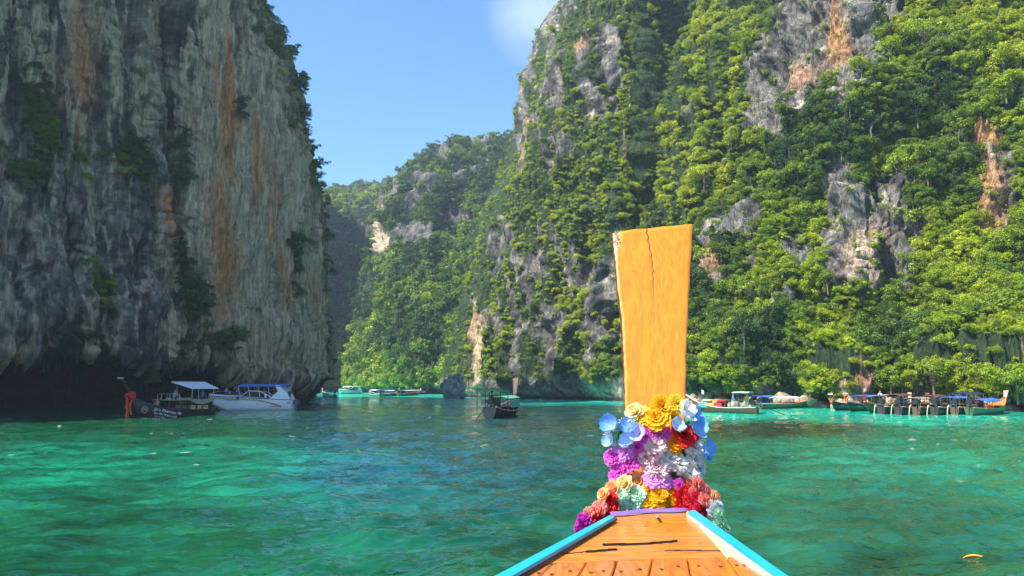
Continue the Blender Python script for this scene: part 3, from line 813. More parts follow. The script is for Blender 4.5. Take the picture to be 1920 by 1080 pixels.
spread('distant_forest', 'forest on the far shelf at the head of the lagoon', [v[:4] for v in far], G_SMALL, 6)
far = veg_batch('spur', 4, (2.2, 4.0), seed=9, lo=2)
spread('spur_forest', 'pale green forest covering the small spur', [v[:4] for v in far], G_SMALL, 6)
# left cliff: skyline trees and clinging bushes
lv = veg_batch('left', 6, (.5, 1.3), seed=10, thr=.62, lo=7, tb=-.3, out=.2)
spread('cliff_shrubs', 'dark bushes clinging to ledges of the shaded left cliff', [v[:4] for v in lv], G_BIG, len(BIG))
edge_pts = [(505, 22, 20, 4), (535, 60, 22, 4), (560, 100, 26, 5), (575, 150, 30, 5), (582, 205, 24, 4), (590, 238, 16, 2), (590, 275, 26, 4), (602, 315, 26, 4), (612, 352, 20, 4), (634, 368, 12, 2)]
LL = ['leafless topped small tree at the upper edge of the left cliff', 'narrow tree below the top on the left cliff skyline', 'bushy tree jutting from the upper left cliff edge against the sky',
      'broadest dark tree reaching out over the sky from the left cliff', 'dark tree under the broadest one on the left cliff edge', 'small open tree halfway down the left cliff skyline', 'dense tree on the lower third of the left cliff skyline',
      'tree leaning out above the lowest one on the left cliff edge', 'large lowest tree at the corner of the left cliff', 'thin branch tipped tree poking furthest right from the left cliff']
for k, (ex, ey, er, nc) in enumerate(edge_pts):
    Yd = 121; x, y, z = PT(ex - 12, ey + 8, Yd)
    root = empty('skyline_tree', (x - 1.2, y, z - 1.2)); tag(root, LL[k], 'tree', 'trees along the left cliff skyline')
    V, Q = [], []
    ends = []
    rr = random.Random(k + 5)
    for b in range(nc + 3):
        e = Vector((rr.uniform(.2, 1.0) * er / 11., rr.uniform(-1.2, 1.0), rr.uniform(-.3, 1.0) * er / 13. + 1))
        mid = e * .5 + Vector((rr.uniform(-.2, .2), 0, rr.uniform(.0, .4)))
        v_, q_ = tube_verts([(-.5, 0, -.3), mid, e], [.11, .07, .025], 5)
        bb = len(V); V += v_; Q += [tuple(i + bb for i in f) for f in q_]; ends.append(e)
    link(bpy.data.objects.new('trunk', np_mesh('limbs', [tuple(v) for v in V], Q, M_BARK)), root)
    for b, e in enumerate(ends):
        c = link(bpy.data.objects.new('crown', SMALL[(k + b) % 6]), root)
        q = er / 13. * rr.uniform(.42, .85)
        c.location = e; c.scale = (q, q, q * .62); c.rotation_euler = (rr.uniform(-.3, .3), .2, rr.uniform(0, 6)); c['tint'] = rr.uniform(.05, .45)

# ------------------------------------------------------------------ air
hz = bpy.data.meshes.new('haze'); bm = bmesh.new(); bmesh.ops.create_cube(bm, size=1); bm.to_mesh(hz); bm.free()
ho = link(bpy.data.objects.new('haze', hz)); ho.scale = (1840, 1440, 250); ho.location = (0, 300, 125 - 1.6)
hm = bpy.data.materials.new('haze'); hm.use_nodes = True; ht = hm.node_tree
ht.nodes.remove(ht.nodes['Principled BSDF'])
pv = ht.nodes.new('ShaderNodeVolumePrincipled'); pv.inputs['Density'].default_value = .0003; pv.inputs['Color'].default_value = (.66, .84, 1, 1); pv.inputs['Anisotropy'].default_value = .2
ht.links.new(pv.outputs[0], ht.nodes['Material Output'].inputs['Volume']); hz.materials.append(hm)
tag(ho, 'thin blue sea haze filling the lagoon', 'haze', kind='stuff')
# ------------------------------------------------------------------ mesh kit
class MB:
    """collects shapes and links them as ONE mesh object"""
    def __init__(s): s.V = []; s.Fc = []
    def add(s, V, Fc):
        b = len(s.V); s.V += [tuple(v) for v in V]; s.Fc += [tuple(i + b for i in f) for f in Fc]; return s
    def box(s, c, d, rot=None, taper=1.0):
        cx, cy, cz = c; x, y, z = d[0] / 2, d[1] / 2, d[2] / 2
        P = [Vector((sx * x * (taper if sz > 0 else 1), sy * y * (taper if sz > 0 else 1), sz * z)) for sz in (-1, 1) for sx, sy in ((-1, -1), (1, -1), (1, 1), (-1, 1))]
        if rot is not None: P = [rot @ p for p in P]
        return s.add([p + Vector(c) for p in P], [(0, 3, 2, 1), (4, 5, 6, 7), (0, 1, 5, 4), (1, 2, 6, 5), (2, 3, 7, 6), (3, 0, 4, 7)])
    def tube(s, path, rad, seg=8):
        if not isinstance(rad, (list, tuple)): rad = [rad] * len(path)
        v, q = tube_verts(path, rad, seg)
        n = len(v); q = list(q) + [tuple(range(seg - 1, -1, -1)), tuple(range(n - seg, n))]
        return s.add(v, q)
    def grid(s, G, close=False):
        nr, nc = len(G), len(G[0]); V = [p for row in G for p in row]
        Fc = [(i * nc + j, i * nc + j + 1, (i + 1) * nc + j + 1, (i + 1) * nc + j) for i in range(nr - 1) for j in range(nc - 1)]
        return s.add(V, Fc)
    def slab(s, poly, off):
        n = len(poly); off = Vector(off)
        V = [Vector(p) for p in poly] + [Vector(p) + off for p in poly]
        return s.add(V, [tuple(range(n)), tuple(range(2 * n - 1, n - 1, -1))] + [(i, i + n, (i + 1) % n + n, (i + 1) % n) for i in range(n)])
    def build(s, name, mat, parent=None, smooth=False, bevel=0.0, label=None):
        me = bpy.data.meshes.new(name); me.from_pydata(s.V, [], s.Fc)
        bm = bmesh.new(); bm.from_mesh(me)
        bmesh.ops.recalc_face_normals(bm, faces=bm.faces)
        if bevel: bmesh.ops.bevel(bm, geom=[e for e in bm.edges], offset=bevel, segments=2, affect='EDGES', clamp_overlap=True)
        if smooth:
            for f in bm.faces: f.smooth = True
        bm.to_mesh(me); bm.free()
        me.materials.append(mat)
        o = link(bpy.data.objects.new(name, me), parent)
        if label: o['label'] = label
        return o
def sphere_grid(c, rx, ry, rz, nu=10, nv=7):
    V, Q = [], []
    for i in range(nv + 1):
        t = math.pi * i / nv
        for j in range(nu):
            a = 2 * math.pi * j / nu
            V.append((c[0] + rx * math.sin(t) * math.cos(a), c[1] + ry * math.sin(t) * math.sin(a), c[2] + rz * math.cos(t)))
    for i in range(nv):
        for j in range(nu):
            Q.append((i * nu + j, i * nu + (j + 1) % nu, (i + 1) * nu + (j + 1) % nu, (i + 1) * nu + j))
    return V, Q
def letters(txt, size, mat, parent, M, name='lettering', ext=.004, shear=0.0):
    cu = bpy.data.curves.new('lettering', 'FONT'); cu.body = txt; cu.size = size; cu.extrude = ext; cu.shear = shear; cu.align_x = 'LEFT'; cu.resolution_u = 3
    o = bpy.data.objects.new('tmp', cu); COL.objects.link(o)
    dg = bpy.context.evaluated_depsgraph_get(); me = bpy.data.meshes.new_from_object(o.evaluated_get(dg))
    bpy.data.objects.remove(o)
    me.materials.clear(); me.materials.append(mat)
    n = link(bpy.data.objects.new(name, me), parent); n.matrix_local = M
    return n
PT_ = {
    'darkwood': paint('dark_hull_wood', (.045, .028, .022), .45, scale=4, stretch=(.3, 3, 3)),
    'brownwood': paint('brown_hull_wood', (.13, .06, .035), .5, scale=5, stretch=(.3, 3, 3)),
    'blackhull': paint('black_hull_paint', (.018, .022, .026), .35, scale=4),
    'greenhull': paint('green_hull_paint', (.05, .10, .04), .4, scale=4),
    'orange': paint('orange_varnish', (.62, .24, .05), .35, scale=5),
    'palewood': paint('pale_wood', (.50, .36, .24), .6, scale=5, stretch=(.4, 3, 3)),
    'pink': paint('pink_prow_paint', (.62, .26, .20), .5, scale=5),
    'red': paint('red_paint', (.55, .03, .03), .45, scale=6),
    'maroon': paint('maroon_paint', (.22, .02, .03), .5, scale=6),
    'white': paint('white_paint', (.76, .78, .78), .35, scale=3, wear=.12),
    'dirtywhite': paint('weathered_white', (.60, .58, .52), .6, scale=5),
    'blue': paint('blue_canvas', (.03, .16, .50), .6, scale=5),
    'navy': paint('navy_paint', (.012, .025, .10), .35, scale=5),
    'teal': paint('teal_paint', (.03, .36, .28), .5, scale=5),
    'yellow': paint('yellow_paint', (.75, .42, .03), .5, scale=5),
    'orangecloth': paint('orange_cloth', (.85, .22, .02), .7, scale=9, trans=.25),
    'redcloth': paint('red_cloth', (.85, .02, .015), .7, scale=9, trans=.25),
    'canvas': paint('grey_canvas', (.30, .28, .22), .8, scale=9),
    'steel': paint('steel_pipe', (.42, .43, .44), .3, .8, scale=8),
    'darkmetal': paint('dark_engine_metal', (.04, .04, .045), .4, .6, scale=9),
    'green': paint('green_tarpaulin', (.10, .36, .22), .6, scale=5),
    'grey': paint('grey_paint', (.30, .31, .32), .5, scale=5),
    'glass': paint('tinted_windscreen', (.015, .02, .025), .06, scale=2, wear=.05, bump=0),
    'skin': paint('skin', (.42, .24, .16), .6, scale=9, wear=.1, bump=.02),
    'hair': paint('dark_hair', (.012, .010, .009), .6, scale=9),
    'rope': paint('pale_rope', (.50, .46, .36), .8, scale=30),
    'ochre': paint('ochre_stripe', (.48, .33, .12), .4, scale=5),
    'umb': paint('faded_green_canvas', (.34, .46, .38), .7, scale=7),
}
# ------------------------------------------------------------------ people
def person(loc, rz, pose, shirt, shorts, label, hair=True, parent_name='person'):
    """one skinned body; pose: 'stand' or 'sit'"""
    if pose == 'stand':
        J = {'pel': (0, 0, .92), 'che': (0, .02, 1.25), 'nec': (0, .03, 1.46), 'hea': (0, .05, 1.56), 'top': (0, .04, 1.70),
             'hipl': (.09, 0, .88), 'knl': (.11, .03, .49), 'anl': (.12, -.02, .08), 'tol': (.14, .16, .04), 'hipr': (-.09, 0, .88), 'knr': (-.11, .05, .49), 'anr': (-.12, 0, .08), 'tor': (-.14, .18, .04),
             'shl': (.18, .02, 1.39), 'ell': (.26, .06, 1.12), 'hal': (.20, .28, 1.06), 'shr': (-.18, .02, 1.39), 'elr': (-.25, .02, 1.11), 'har': (-.24, .20, .92)}
    else:
        J = {'pel': (0, 0, .12), 'che': (0, .03, .45), 'nec': (0, .05, .66), 'hea': (0, .07, .76), 'top': (0, .06, .90),
             'hipl': (.09, .02, .11), 'knl': (.14, .44, .30), 'anl': (.14, .62, -.05), 'tol': (.15, .76, -.08), 'hipr': (-.09, .02, .11), 'knr': (-.14, .43, .32), 'anr': (-.13, .60, -.05), 'tor': (-.14, .74, -.08),
             'shl': (.18, .04, .59), 'ell': (.24, .14, .33), 'hal': (.14, .38, .36), 'shr': (-.18, .04, .59), 'elr': (-.24, .12, .33), 'har': (-.15, .36, .38)}
    rad = {'pel': .13, 'che': .135, 'nec': .055, 'hea': .085, 'top': .07, 'hipl': .09, 'knl': .06, 'anl': .04, 'tol': .035, 'hipr': .09, 'knr': .06, 'anr': .04, 'tor': .035,
           'shl': .06, 'ell': .042, 'hal': .035, 'shr': .06, 'elr': .042, 'har': .035}
    E = [('pel', 'che'), ('che', 'nec'), ('nec', 'hea'), ('hea', 'top'), ('pel', 'hipl'), ('hipl', 'knl'), ('knl', 'anl'), ('anl', 'tol'), ('pel', 'hipr'), ('hipr', 'knr'), ('knr', 'anr'), ('anr', 'tor'),
         ('che', 'shl'), ('shl', 'ell'), ('ell', 'hal'), ('che', 'shr'), ('shr', 'elr'), ('elr', 'har')]
    def skin(name, keys, grow, mat, parent):
        ks = [k for k in J if k in keys]; ix = {k: i for i, k in enumerate(ks)}
        me = bpy.data.meshes.new(name); me.from_pydata([J[k] for k in ks], [(ix[a], ix[b]) for a, b in E if a in ix and b in ix], [])
        o = bpy.data.objects.new(name, me); COL.objects.link(o)
        o.modifiers.new('s', 'SKIN'); o.modifiers.new('u', 'SUBSURF').levels = 1
        for i, k in enumerate(ks):
            q = rad[k] + grow; me.skin_vertices[0].data[i].radius = (q, q * .85); me.skin_vertices[0].data[i].use_root = (i == 0)
        dg = bpy.context.evaluated_depsgraph_get(); m2 = bpy.data.meshes.new_from_object(o.evaluated_get(dg)); bpy.data.objects.remove(o)
        m2.materials.clear(); m2.materials.append(mat)
        for p in m2.polygons: p.use_smooth = True
        return link(bpy.data.objects.new(name, m2), parent)
    root = empty('person', loc, rz); tag(root, label, 'person', 'people on the boats')
    skin('body', list(J), 0, PT_['skin'], root)
    if shirt: skin('shirt', ['pel', 'che', 'shl', 'shr', 'ell', 'elr'], .018, PT_[shirt], root)
    if shorts: skin('shorts', ['pel', 'hipl', 'hipr', 'knl', 'knr'], .02, PT_[shorts], root)
    h = J['top']; MB().add(*sphere_grid((h[0], h[1] - .03, h[2] - .02), .095, .10, .10, 8, 6)).build('hair', PT_['hair'], root, True)
    return root
# ------------------------------------------------------------------ long-tail boats
def hull_shape(L, B, st=.75, mid=.55, bow=1.45, keel=-.3):
    def w(t): return B / 2 * (.46 + .54 * math.sin(min(1, t * 2.2) * math.pi / 2)) * (1 - max(0, (t - .42) / .58) ** 2.2 * .96)
    def zs(t): return mid + (st - mid) * (1 - min(1, t / .35)) ** 2 + (bow - mid) * max(0, (t - .35) / .65) ** 2.4
    def zk(t): return keel + (bow * .75 - keel) * max(0, (t - .72) / .28) ** 2.6
    return w, zs, zk
def make_hull(root, L, B, mat, rail_mat, inner_mat, **kw):
    w, zs, zk = hull_shape(L, B, **kw)
    NT = 22; out, inn = [], []
    for i in range(NT + 1):
        t = i / NT; x = (t - .5) * L; W, Z, K = w(t), zs(t), zk(t)
        def sec(off):
            pts = []
            for f, hgt in ((1, 1), (.88, .62), (.64, .30), (.30, .08), (0, 0), (-.30, .08), (-.64, .30), (-.88, .62), (-1, 1)):
                ww = max(W - off, .01); pts.append((x, f * ww, (K + off * .8) + (Z - K - (off * .8)) * hgt))
            return pts
        out.append(sec(0)); inn.append(sec(.05))
    m = MB(); m.grid(out); m.add([tuple(p) for p in out[0]], [tuple(range(9))])
    hull = m.build('hull', mat, root, True)
    MB().grid([list(r_) for r_ in inn]).build('inner_planking', inner_mat, root, True)
    for s in (1, -1):
        path = [(r_[0 if s > 0 else 8][0], r_[0 if s > 0 else 8][1] - s * .02, r_[0][2] + .01) for r_ in out]
        MB().tube(path, .045, 6).build('gunwale', rail_mat, root, True)
    # low floor boards
    fl = []
    for i in range(1, NT - 3):
        t = i / NT; x = (t - .5) * L; ww = w(t) * .78; fl.append([(x, ww, .22), (x, -ww, .22)])
    MB().grid(fl).build('floor', inner_mat, root)
    bd = []
    for i in range(NT - 6, NT):
        t = i / NT; x = (t - .5) * L; ww = max(w(t) - .05, .01); bd.append([(x, ww, zs(t) - .06), (x, -ww, zs(t) - .06)])
    MB().grid(bd).build('foredeck', inner_mat, root)
    return w, zs, zk, hull
def make_prow(root, L, bow, mat, h=1.5, lean=.35, cap=None, wid=.30):
    x0 = L / 2 - .22; pts = []
    n = 7
    G = []
    for i in range(n):
        q = i / (n - 1); x = x0 + lean * q ** 1.3 * 1.2; z = bow - .35 + (h + .35) * q; ww = wid * (.42 + .58 * q) / 2 * 1.2; th = .07
        G.append([(x - th, -ww, z), (x + th, -ww, z), (x + th, ww, z), (x - th, ww, z), (x - th, -ww, z)])
    m = MB().grid(G); m.add(G[-1][:4], [(0, 1, 2, 3)]); m.build('prow', mat, root)
    if cap: 
        x, z = x0 + lean * 1.2, bow + h
        MB().box((x, 0, z + .03), (.26, wid * 1.35, .08)).build('prow_cap', cap, root)
    return x0 + lean * .35, bow + h * .25
def make_engine(root, L, st, side=1, shaft=3.6, mat='darkmetal'):
    x = -L / 2 + .55; z = st + .25
    e = MB().box((x, 0, z + .18), (.62, .42, .36)); e.box((x + .05, 0, z + .44), (.42, .30, .2)); e.box((x - .2, .26, z + .2), (.2, .12, .22)); e.tube([(x + .25, -.28, z + .1), (x + .25, -.28, z + .55)], .06, 7); e.tube([(x - .1, .1, z + .5), (x - .1, .1, z + .85), (x - .25, .1, z + .95)], .035, 6)
    en = e.build('engine', PT_[mat], root, bevel=0)
    MB().tube([(x, 0, z - .45), (x, 0, z + .05)], .06, 7).build('engine_post', PT_['darkmetal'], root)
    end = (x - shaft * .93, -side * shaft * .18, -.12)
    sh = MB().tube([(x - .2, 0, z + .12), end], [.045, .03], 6).build('tail_shaft', PT_['darkmetal'], root)
    MB().tube([(x + .2, 0, z + .3), (x + 1.3, side * .25, z + .5)], .025, 5).build('tiller', PT_['steel'], root)
    pr = MB()
    for k in range(3):
        a = k * 2.094; pr.box((end[0], end[1] + math.cos(a) * .1, end[2] + math.sin(a) * .1), (.03, .09 + .08 * abs(math.cos(a)), .09 + .08 * abs(math.sin(a))))
    pr.build('propeller', PT_['steel'], sh)
def make_canopy(root, x0, x1, y, z0, z1, mat, arch=.18, posts=3, post='steel', over=.15, split=None):
    n = 8
    def roof(a, b, mt):
        G = []
        for x in np.linspace(a, b, 5):
            G.append([(x, yy, z1 + arch * (1 - (yy / (y + over)) ** 2) + .02 * math.sin(x * 5)) for yy in np.linspace(-y - over, y + over, n)])
        m = MB().grid(G); low = [[(p[0], p[1], p[2] - .05) for p in r_] for r_ in G]; m.grid(low)
        m.grid([G[0], low[0]]); m.grid([G[-1], low[-1]]); m.grid([[r_[0] for r_ in G], [r_[0] for r_ in low]]); m.grid([[r_[-1] for r_ in G], [r_[-1] for r_ in low]])
        m.build('canopy', mt, root, False)
    if split:
        xs = np.linspace(x0, x1, len(split) + 1)
        for k, s_ in enumerate(split): roof(xs[k] + .002, xs[k + 1] - .002, PT_[s_])
    else: roof(x0, x1, PT_[mat])
    for x in np.linspace(x0 + .15, x1 - .15, posts):
        for s in (-1, 1): MB().tube([(x, s * y, z0), (x, s * y, z1 - .02)], .028, 6).build('canopy_post', PT_[post], root)
def ribbon(loc, rz, cols, label, h=1.0, size=.2):
    """knotted sash of cloth round a prow with hanging tails"""
    root = empty('prow_sash', loc, rz); tag(root, label, 'sash', 'cloth sashes tied round the prows')
    rr = random.Random(int(loc[0] * 10))
    m = MB()
    for k in range(5): m.add(*sphere_grid((rr.uniform(-.3, .3) * size, rr.uniform(-1, 1) * size, rr.uniform(-.6, .8) * size), size * rr.uniform(.45, .8), size * rr.uniform(.4, .8), size * rr.uniform(.4, .7), 8, 6))
    m.build('knot', PT_[cols[0]], root, True)
    for k in range(5):
        y0 = (k - 2) * size * .42; G = []
        for i in range(9):
            q = i / 8; ww = size * .16 * (1 + .5 * q)
            c = Vector((.06 + .05 * math.sin(q * 7 + k), y0 + .05 * math.sin(q * 5 + k * 2), -q * h * (.55, .95, 1, .7, .85)[k]))
            G.append([c + Vector((.03, -ww, 0)), c + Vector((.0, 0, 0)), c + Vector((.03, ww, 0))])
        G2 = [[p - Vector((.012, 0, 0)) for p in r_] for r_ in G]
        MB().grid(G).grid(G2).build('tail', PT_[cols[k % len(cols)]], root, True)
    return root
LG = 'long-tail boats in the lagoon'
def longtail(px, py, head, L, B, label, hull='darkwood', rail='palewood', inner='brownwood', prow='palewood', ph=1.5, lean=.35, cap=None, canopy=None, cano=(.0, .55), cz=1.9, engine=True, side=1, shaft=3.6, st=.75, bow=1.45, posts=3, split=None, pw=.30, bench=True):
    """px,py: where amidships meets the water; head: compass angle of the bow in degrees, 0 = to the right of the view, 90 = away"""
    loc = PZ(px, py, 0)
    root = empty('longtail_boat', loc, math.radians(head)); tag(root, label, 'boat', LG)
    w, zs, zk, hl = make_hull(root, L, B, PT_[hull], PT_[rail], PT_[inner], st=st, bow=bow)
    k = make_prow(root, L, bow, PT_[prow], ph, lean, PT_[cap] if cap else None, pw)
    if engine: make_engine(root, L, st, side, shaft)
    if canopy: make_canopy(root, (cano[0] - .5) * L, (cano[1] - .5) * L, B / 2 * .78, .45, cz, canopy, posts=posts, split=split)
    if bench:
        for t in (.32, .45, .58):
            MB().box(((t - .5) * L, 0, .48), (.26, w(t) * 1.8, .05)).build('bench', PT_[inner], root)
    M = Matrix.Translation(loc) @ Matrix.Rotation(math.radians(head), 4, 'Z')
    return root, M, k, (w, zs)
def on(M, p): return M @ Vector(p)

# the dark boat at the left, bow towards the camera
bowp, stp = PZ(243, 784, 0), PZ(397, 777.5, 0)
hd = math.degrees(math.atan2(bowp.y - stp.y, bowp.x - stp.x)); L1 = (bowp - stp).length
mid = (bowp + stp) / 2; mpx, mpy = pix(mid.x, mid.y, 0.0)
root, M, k, (w, zs) = longtail(mpx, mpy, hd, L1, 2.3, 'dark brown long-tail boat with white lettering and grey canopy in the cave shade', 'darkwood', 'navy', 'darkwood', 'darkwood', 1.55, 1.1, 'white', None, shaft=3.4, bow=1.75, st=.7, pw=.30, side=-1)
sdr = 1 if (Matrix.Rotation(-math.radians(hd), 3, 'Z') @ (-mid)).y > 0 else -1
# cabin deck with canvas roof edge, upper sun roof, rails
MB().slab([(-3.6, -1.05, 1.42), (1.4, -1.05, 1.42), (1.4, 1.05, 1.42), (-3.6, 1.05, 1.42)], (0, 0, .07)).build('cabin_roof', PT_['canvas'], root)
for xx in np.linspace(-3.5, 1.3, 5):
    for s in (-1, 1): MB().tube([(xx, s * .98, .4), (xx, s * .98, 1.42)], .035, 6).build('cabin_post', PT_['brownwood'], root)
for s in (-1, 1):
    G = []
    for i in range(13):
        q = i / 12; xx = -3.4 + 2.6 * q; G.append([(xx, s * 1.07, 1.42), (xx, s * 1.09, 1.40 - .36 * math.sin(q * math.pi))])
    MB().grid(G).build('canvas_swag', PT_['canvas'], root)
    for xx in (-2.9, -2.2, -1.5): MB().slab([(xx, s * .98, .58), (xx + .5, s * .98, .58), (xx + .5, s * .98, .95), (xx, s * .98, .95)], (0, .03, 0)).build('seat_back', PT_['ochre'], root)
MB().slab([(-3.9, sdr * 1.15, 2.42), (-.9, sdr * 1.15, 2.42), (-.5, -sdr * 1.15, 3.02), (-4.3, -sdr * 1.15, 3.02)], (0, 0, .06)).build('sun_roof', PT_['white'], root)
for xx in (-3.5, -1.1):
    for s in (-1, 1): MB().tube([(xx, s * .95, 1.45), (xx + .05, s * 1.0, 2.66)], .03, 6).build('roof_post', PT_['steel'], root)
for xx in (.1, .7, 1.1):
    MB().tube([(xx, -.8, 1.48), (xx, -.8, 1.95), (xx, -.2, 2.02), (xx, .8, 1.95), (xx, .8, 1.48)], .025, 6).build('hoop_rail', PT_['steel'], root)
MB().box((-.9, -.5, 1.56), (2.3, .5, .10)).build('surfboard_rack', PT_['umb'], root)
def hull_side(M_root, w, zs, L, t, side, up, txt, size, mat, root, shear=0.0):
    x = (t - .5) * L; x2 = (t - .06 - .5) * L; y = side * (w(t) + .012); y2 = side * (w(t - .06) + .012)
    d = Vector((x2 - x, y2 - y, (zs(t - .06) - zs(t)) * .8)).normalized() * (1 if side > 0 else 1)
    z = Vector((0, 0, 1)); n = (d.cross(z)).normalized(); u = n.cross(d).normalized()
    Mx = Matrix((( d.x, u.x, n.x, x), (d.y, u.y, n.y, y), (d.z, u.z, n.z, zs(t) - up), (0, 0, 0, 1)))
    return letters(txt, size, mat, root, Mx, shear=shear)
# which side faces the camera
toc = (Vector((0, 0, 0)) - mid); sd = 1 if (Matrix.Rotation(-math.radians(hd), 3, 'Z') @ toc).y > 0 else -1
hull_side(M, w, zs, L1, .80, sd, .42, 'Jaru Phanmas 99', .36, PT_['white'], root, .2)
hull_side(M, w, zs, L1, .80, sd, .72, 'But Phi Watercraft', .26, PT_['white'], root, .2)
hull_side(M, w, zs, L1, .79, sd, .92, 'tour snorkelling', .15, PT_['white'], root, .2)
# round emblem on the bow
mring = MB(); x = (.885 - .5) * L1; y = sd * (w(.885) + .03)
mring.tube([(x + .26 * math.cos(a) * .9, y - sd * .26 * math.cos(a) * .28, zs(.885) - .62 + .25 * math.sin(a)) for a in np.linspace(0, 2 * math.pi, 17)], .018, 5)
mring.tube([(x + .13 * math.cos(a), y - sd * .13 * math.cos(a) * .28, zs(.885) - .60 + .10 * math.sin(a * 2)) for a in np.linspace(0, 2 * math.pi, 13)], .014, 5)
mring.build('emblem', PT_['dirtywhite'], root)
p = on(M, (L1 / 2 + .10, 0, 1.75)); ribbon(p, math.radians(hd), ('redcloth', 'orangecloth', 'redcloth'), 'red and orange sash hanging to the water from the dark boat left of the cave', 1.75, .40)
person(on(M, (-2.9, .2, 1.49)), math.radians(hd) + 2, 'sit', 'blue', 'navy', 'person in blue shirt sitting under the white sun roof of the dark boat')
person(on(M, (1.9, .3, .75)), math.radians(hd) - 1.5, 'sit', None, 'grey', 'person in grey shorts sitting on the foredeck of the dark boat')
person(on(M, (.2, .2, 1.49)), math.radians(hd) + 1, 'sit', 'grey', 'navy', 'person in grey shirt sitting by the hoop rails on the dark boat roof')

# ------------------------------------------------------------------ speedboats
def speedboat(bow, stern, label, B=2.9, txt=True, far=False, canopy='blue'):
    hd = math.atan2(bow.y - stern.y, bow.x - stern.x); L = (bow - stern).length
    mid = (bow + stern) / 2
    root = empty('speedboat', mid, hd); tag(root, label, 'speedboat', 'white speedboats in the lagoon')
    toc = Matrix.Rotation(-hd, 3, 'Z') @ (Vector((0, 0, 0)) - mid); sd = 1 if toc.y > 0 else -1
    NT = 24; rows = []
    def w(t): return B / 2 * (.94 + .06 * math.sin(t * math.pi)) * (1 - max(0, (t - .45) / .55) ** 2.4 * .97)
    def zs(t): return 1.22 + .42 * t
    def zk(t): return -.35 + 1.45 * max(0, (t - .72) / .28) ** 1.9
    deck = []
    for i in range(NT + 1):
        t = i / NT; x = (t - .5) * L; W = w(t); Z = zs(t); K = zk(t)
        rows.append([(x, s * W * f, K + (Z - K) * hh) for s, f, hh in ((1, 1, 1), (1, .98, .7), (1, .90, .4), (1, .80, .26), (1, .4, .1), (1, 0, 0), (-1, .4, .1), (-1, .80, .26), (-1, .90, .4), (-1, .98, .7), (-1, 1, 1))])
        deck.append([(x, W * .99, Z), (x, W * .5, Z + .14 * min(1, t * 2)), (x, 0, Z + .2 * min(1, t * 2)), (x, -W * .5, Z + .14 * min(1, t * 2)), (x, -W * .99, Z)])
    m = MB().grid(rows); m.add(rows[0], [tuple(range(11))]); m.build('hull', PT_['white'], root, True)
    MB().grid(deck).build('deck', PT_['white'], root, True)
    for s in (1, -1):
        path = [((t - .5) * L, s * (w(t) + .02), zs(t) - .03) for t in np.linspace(0, 1, 20)]
        MB().tube(path, .035, 6).build('rub_rail', PT_['navy'], root, True)
        G = []
        for t in np.linspace(.12, .98, 20):
            q = max(0, (.42 - t) / .42); d0 = .14 + .95 * q ** 1.6
            hh = lambda z_: .012 + w(t) * (1.0 - .02 * min(1, (zs(t) - z_) / .5) - .10 * max(0, (zs(t) - z_ - .5)))
            za, zb = zs(t) - d0, zs(t) - d0 - .16 - .08 * q
            G.append([((t - .5) * L, s * hh(za), za), ((t - .5) * L, s * hh(zb), zb)])
        MB().grid(G).build('stripe', PT_['ochre'], root)
    # cabin sides and windscreen
    for s in (1, -1):
        MB().tube([((.60 - .5) * L, s * w(.6) * .8, zs(.6) + .1), ((.50 - .5) * L, s * w(.5) * .85, zs(.5) + .75), ((.36 - .5) * L, s * w(.36) * .85, zs(.36) + .7), ((.24 - .5) * L, s * w(.24) * .85, zs(.24) + .15)], .045, 6).build('window_frame', PT_['white'], root)
        MB().slab([((.585 - .5) * L, s * w(.58) * .8, zs(.6) + .12), ((.50 - .5) * L, s * w(.5) * .84, zs(.5) + .68), ((.37 - .5) * L, s * w(.36) * .84, zs(.36) + .64), ((.27 - .5) * L, s * w(.24) * .84, zs(.24) + .12)], (0, -s * .02, 0)).build('side_window', PT_['glass'], root)
        for t in np.linspace(.14, .60, 5): MB().tube([((t - .5) * L, s * w(t) * .86, zs(t) + .05), ((t - .47) * L, s * B * .40, 2.72)], .028, 6).build('canopy_post', PT_['white'], root)
        MB().tube([((t - .5) * L, s * w(t) * .9, zs(t) + .1 + .45 * math.sin((t - .6) / .4 * math.pi) ** .5) for t in np.linspace(.601, .999, 12)], .02, 5).build('bow_rail', PT_['steel'], root)
    G = []
    for t in np.linspace(.08, .68, 9):
        G.append([((t - .5) * L, yy, 2.72 + .20 * (1 - (yy / (B * .47)) ** 2) - .3 * max(0, (t - .6) / .08) ** 2) for yy in np.linspace(-B * .47, B * .47, 9)])
    low = [[(p[0], p[1], p[2] - .09) for p in r_] for r_ in G]
    m = MB().grid(G).grid(low); m.grid([G[0], low[0]]); m.grid([G[-1], low[-1]]); m.grid([[r_[0] for r_ in G], [r_[0] for r_ in low]]); m.grid([[r_[-1] for r_ in G], [r_[-1] for r_ in low]])
    m.build('canopy', PT_[canopy], root)
    for s in (1, -1):   # swept stern fin carrying the canopy
        MB().slab([((.26 - .5) * L, s * B * .46, 1.3), ((.02 - .5) * L, s * B * .46, 1.25), ((.06 - .5) * L, s * B * .46, 1.9), ((.15 - .5) * L, s * B * .46, 2.78), ((.20 - .5) * L, s * B * .46, 2.8), ((.165 - .5) * L, s * B * .46, 2.1)], (0, -s * .12, 0)).build('radar_arch', PT_['white'], root)
    for t in (.25, .36): MB().slab([((t - .5) * L - .05, -.9, 1.3), ((t - .5) * L + .45, -.9, 1.3), ((t - .5) * L + .45, .9, 1.3), ((t - .5) * L - .05, .9, 1.3)], (0, 0, .35)).build('bench', PT_['navy'], root)
    for s in (-.45, .45):
        e = MB().box((-L / 2 - .28, s, .95), (.5, .34, .55), taper=.8); e.box((-L / 2 - .28, s, .35), (.22, .16, .8)); e.build('outboard_motor', PT_['navy'], root, bevel=.0)
    if far: return root, None
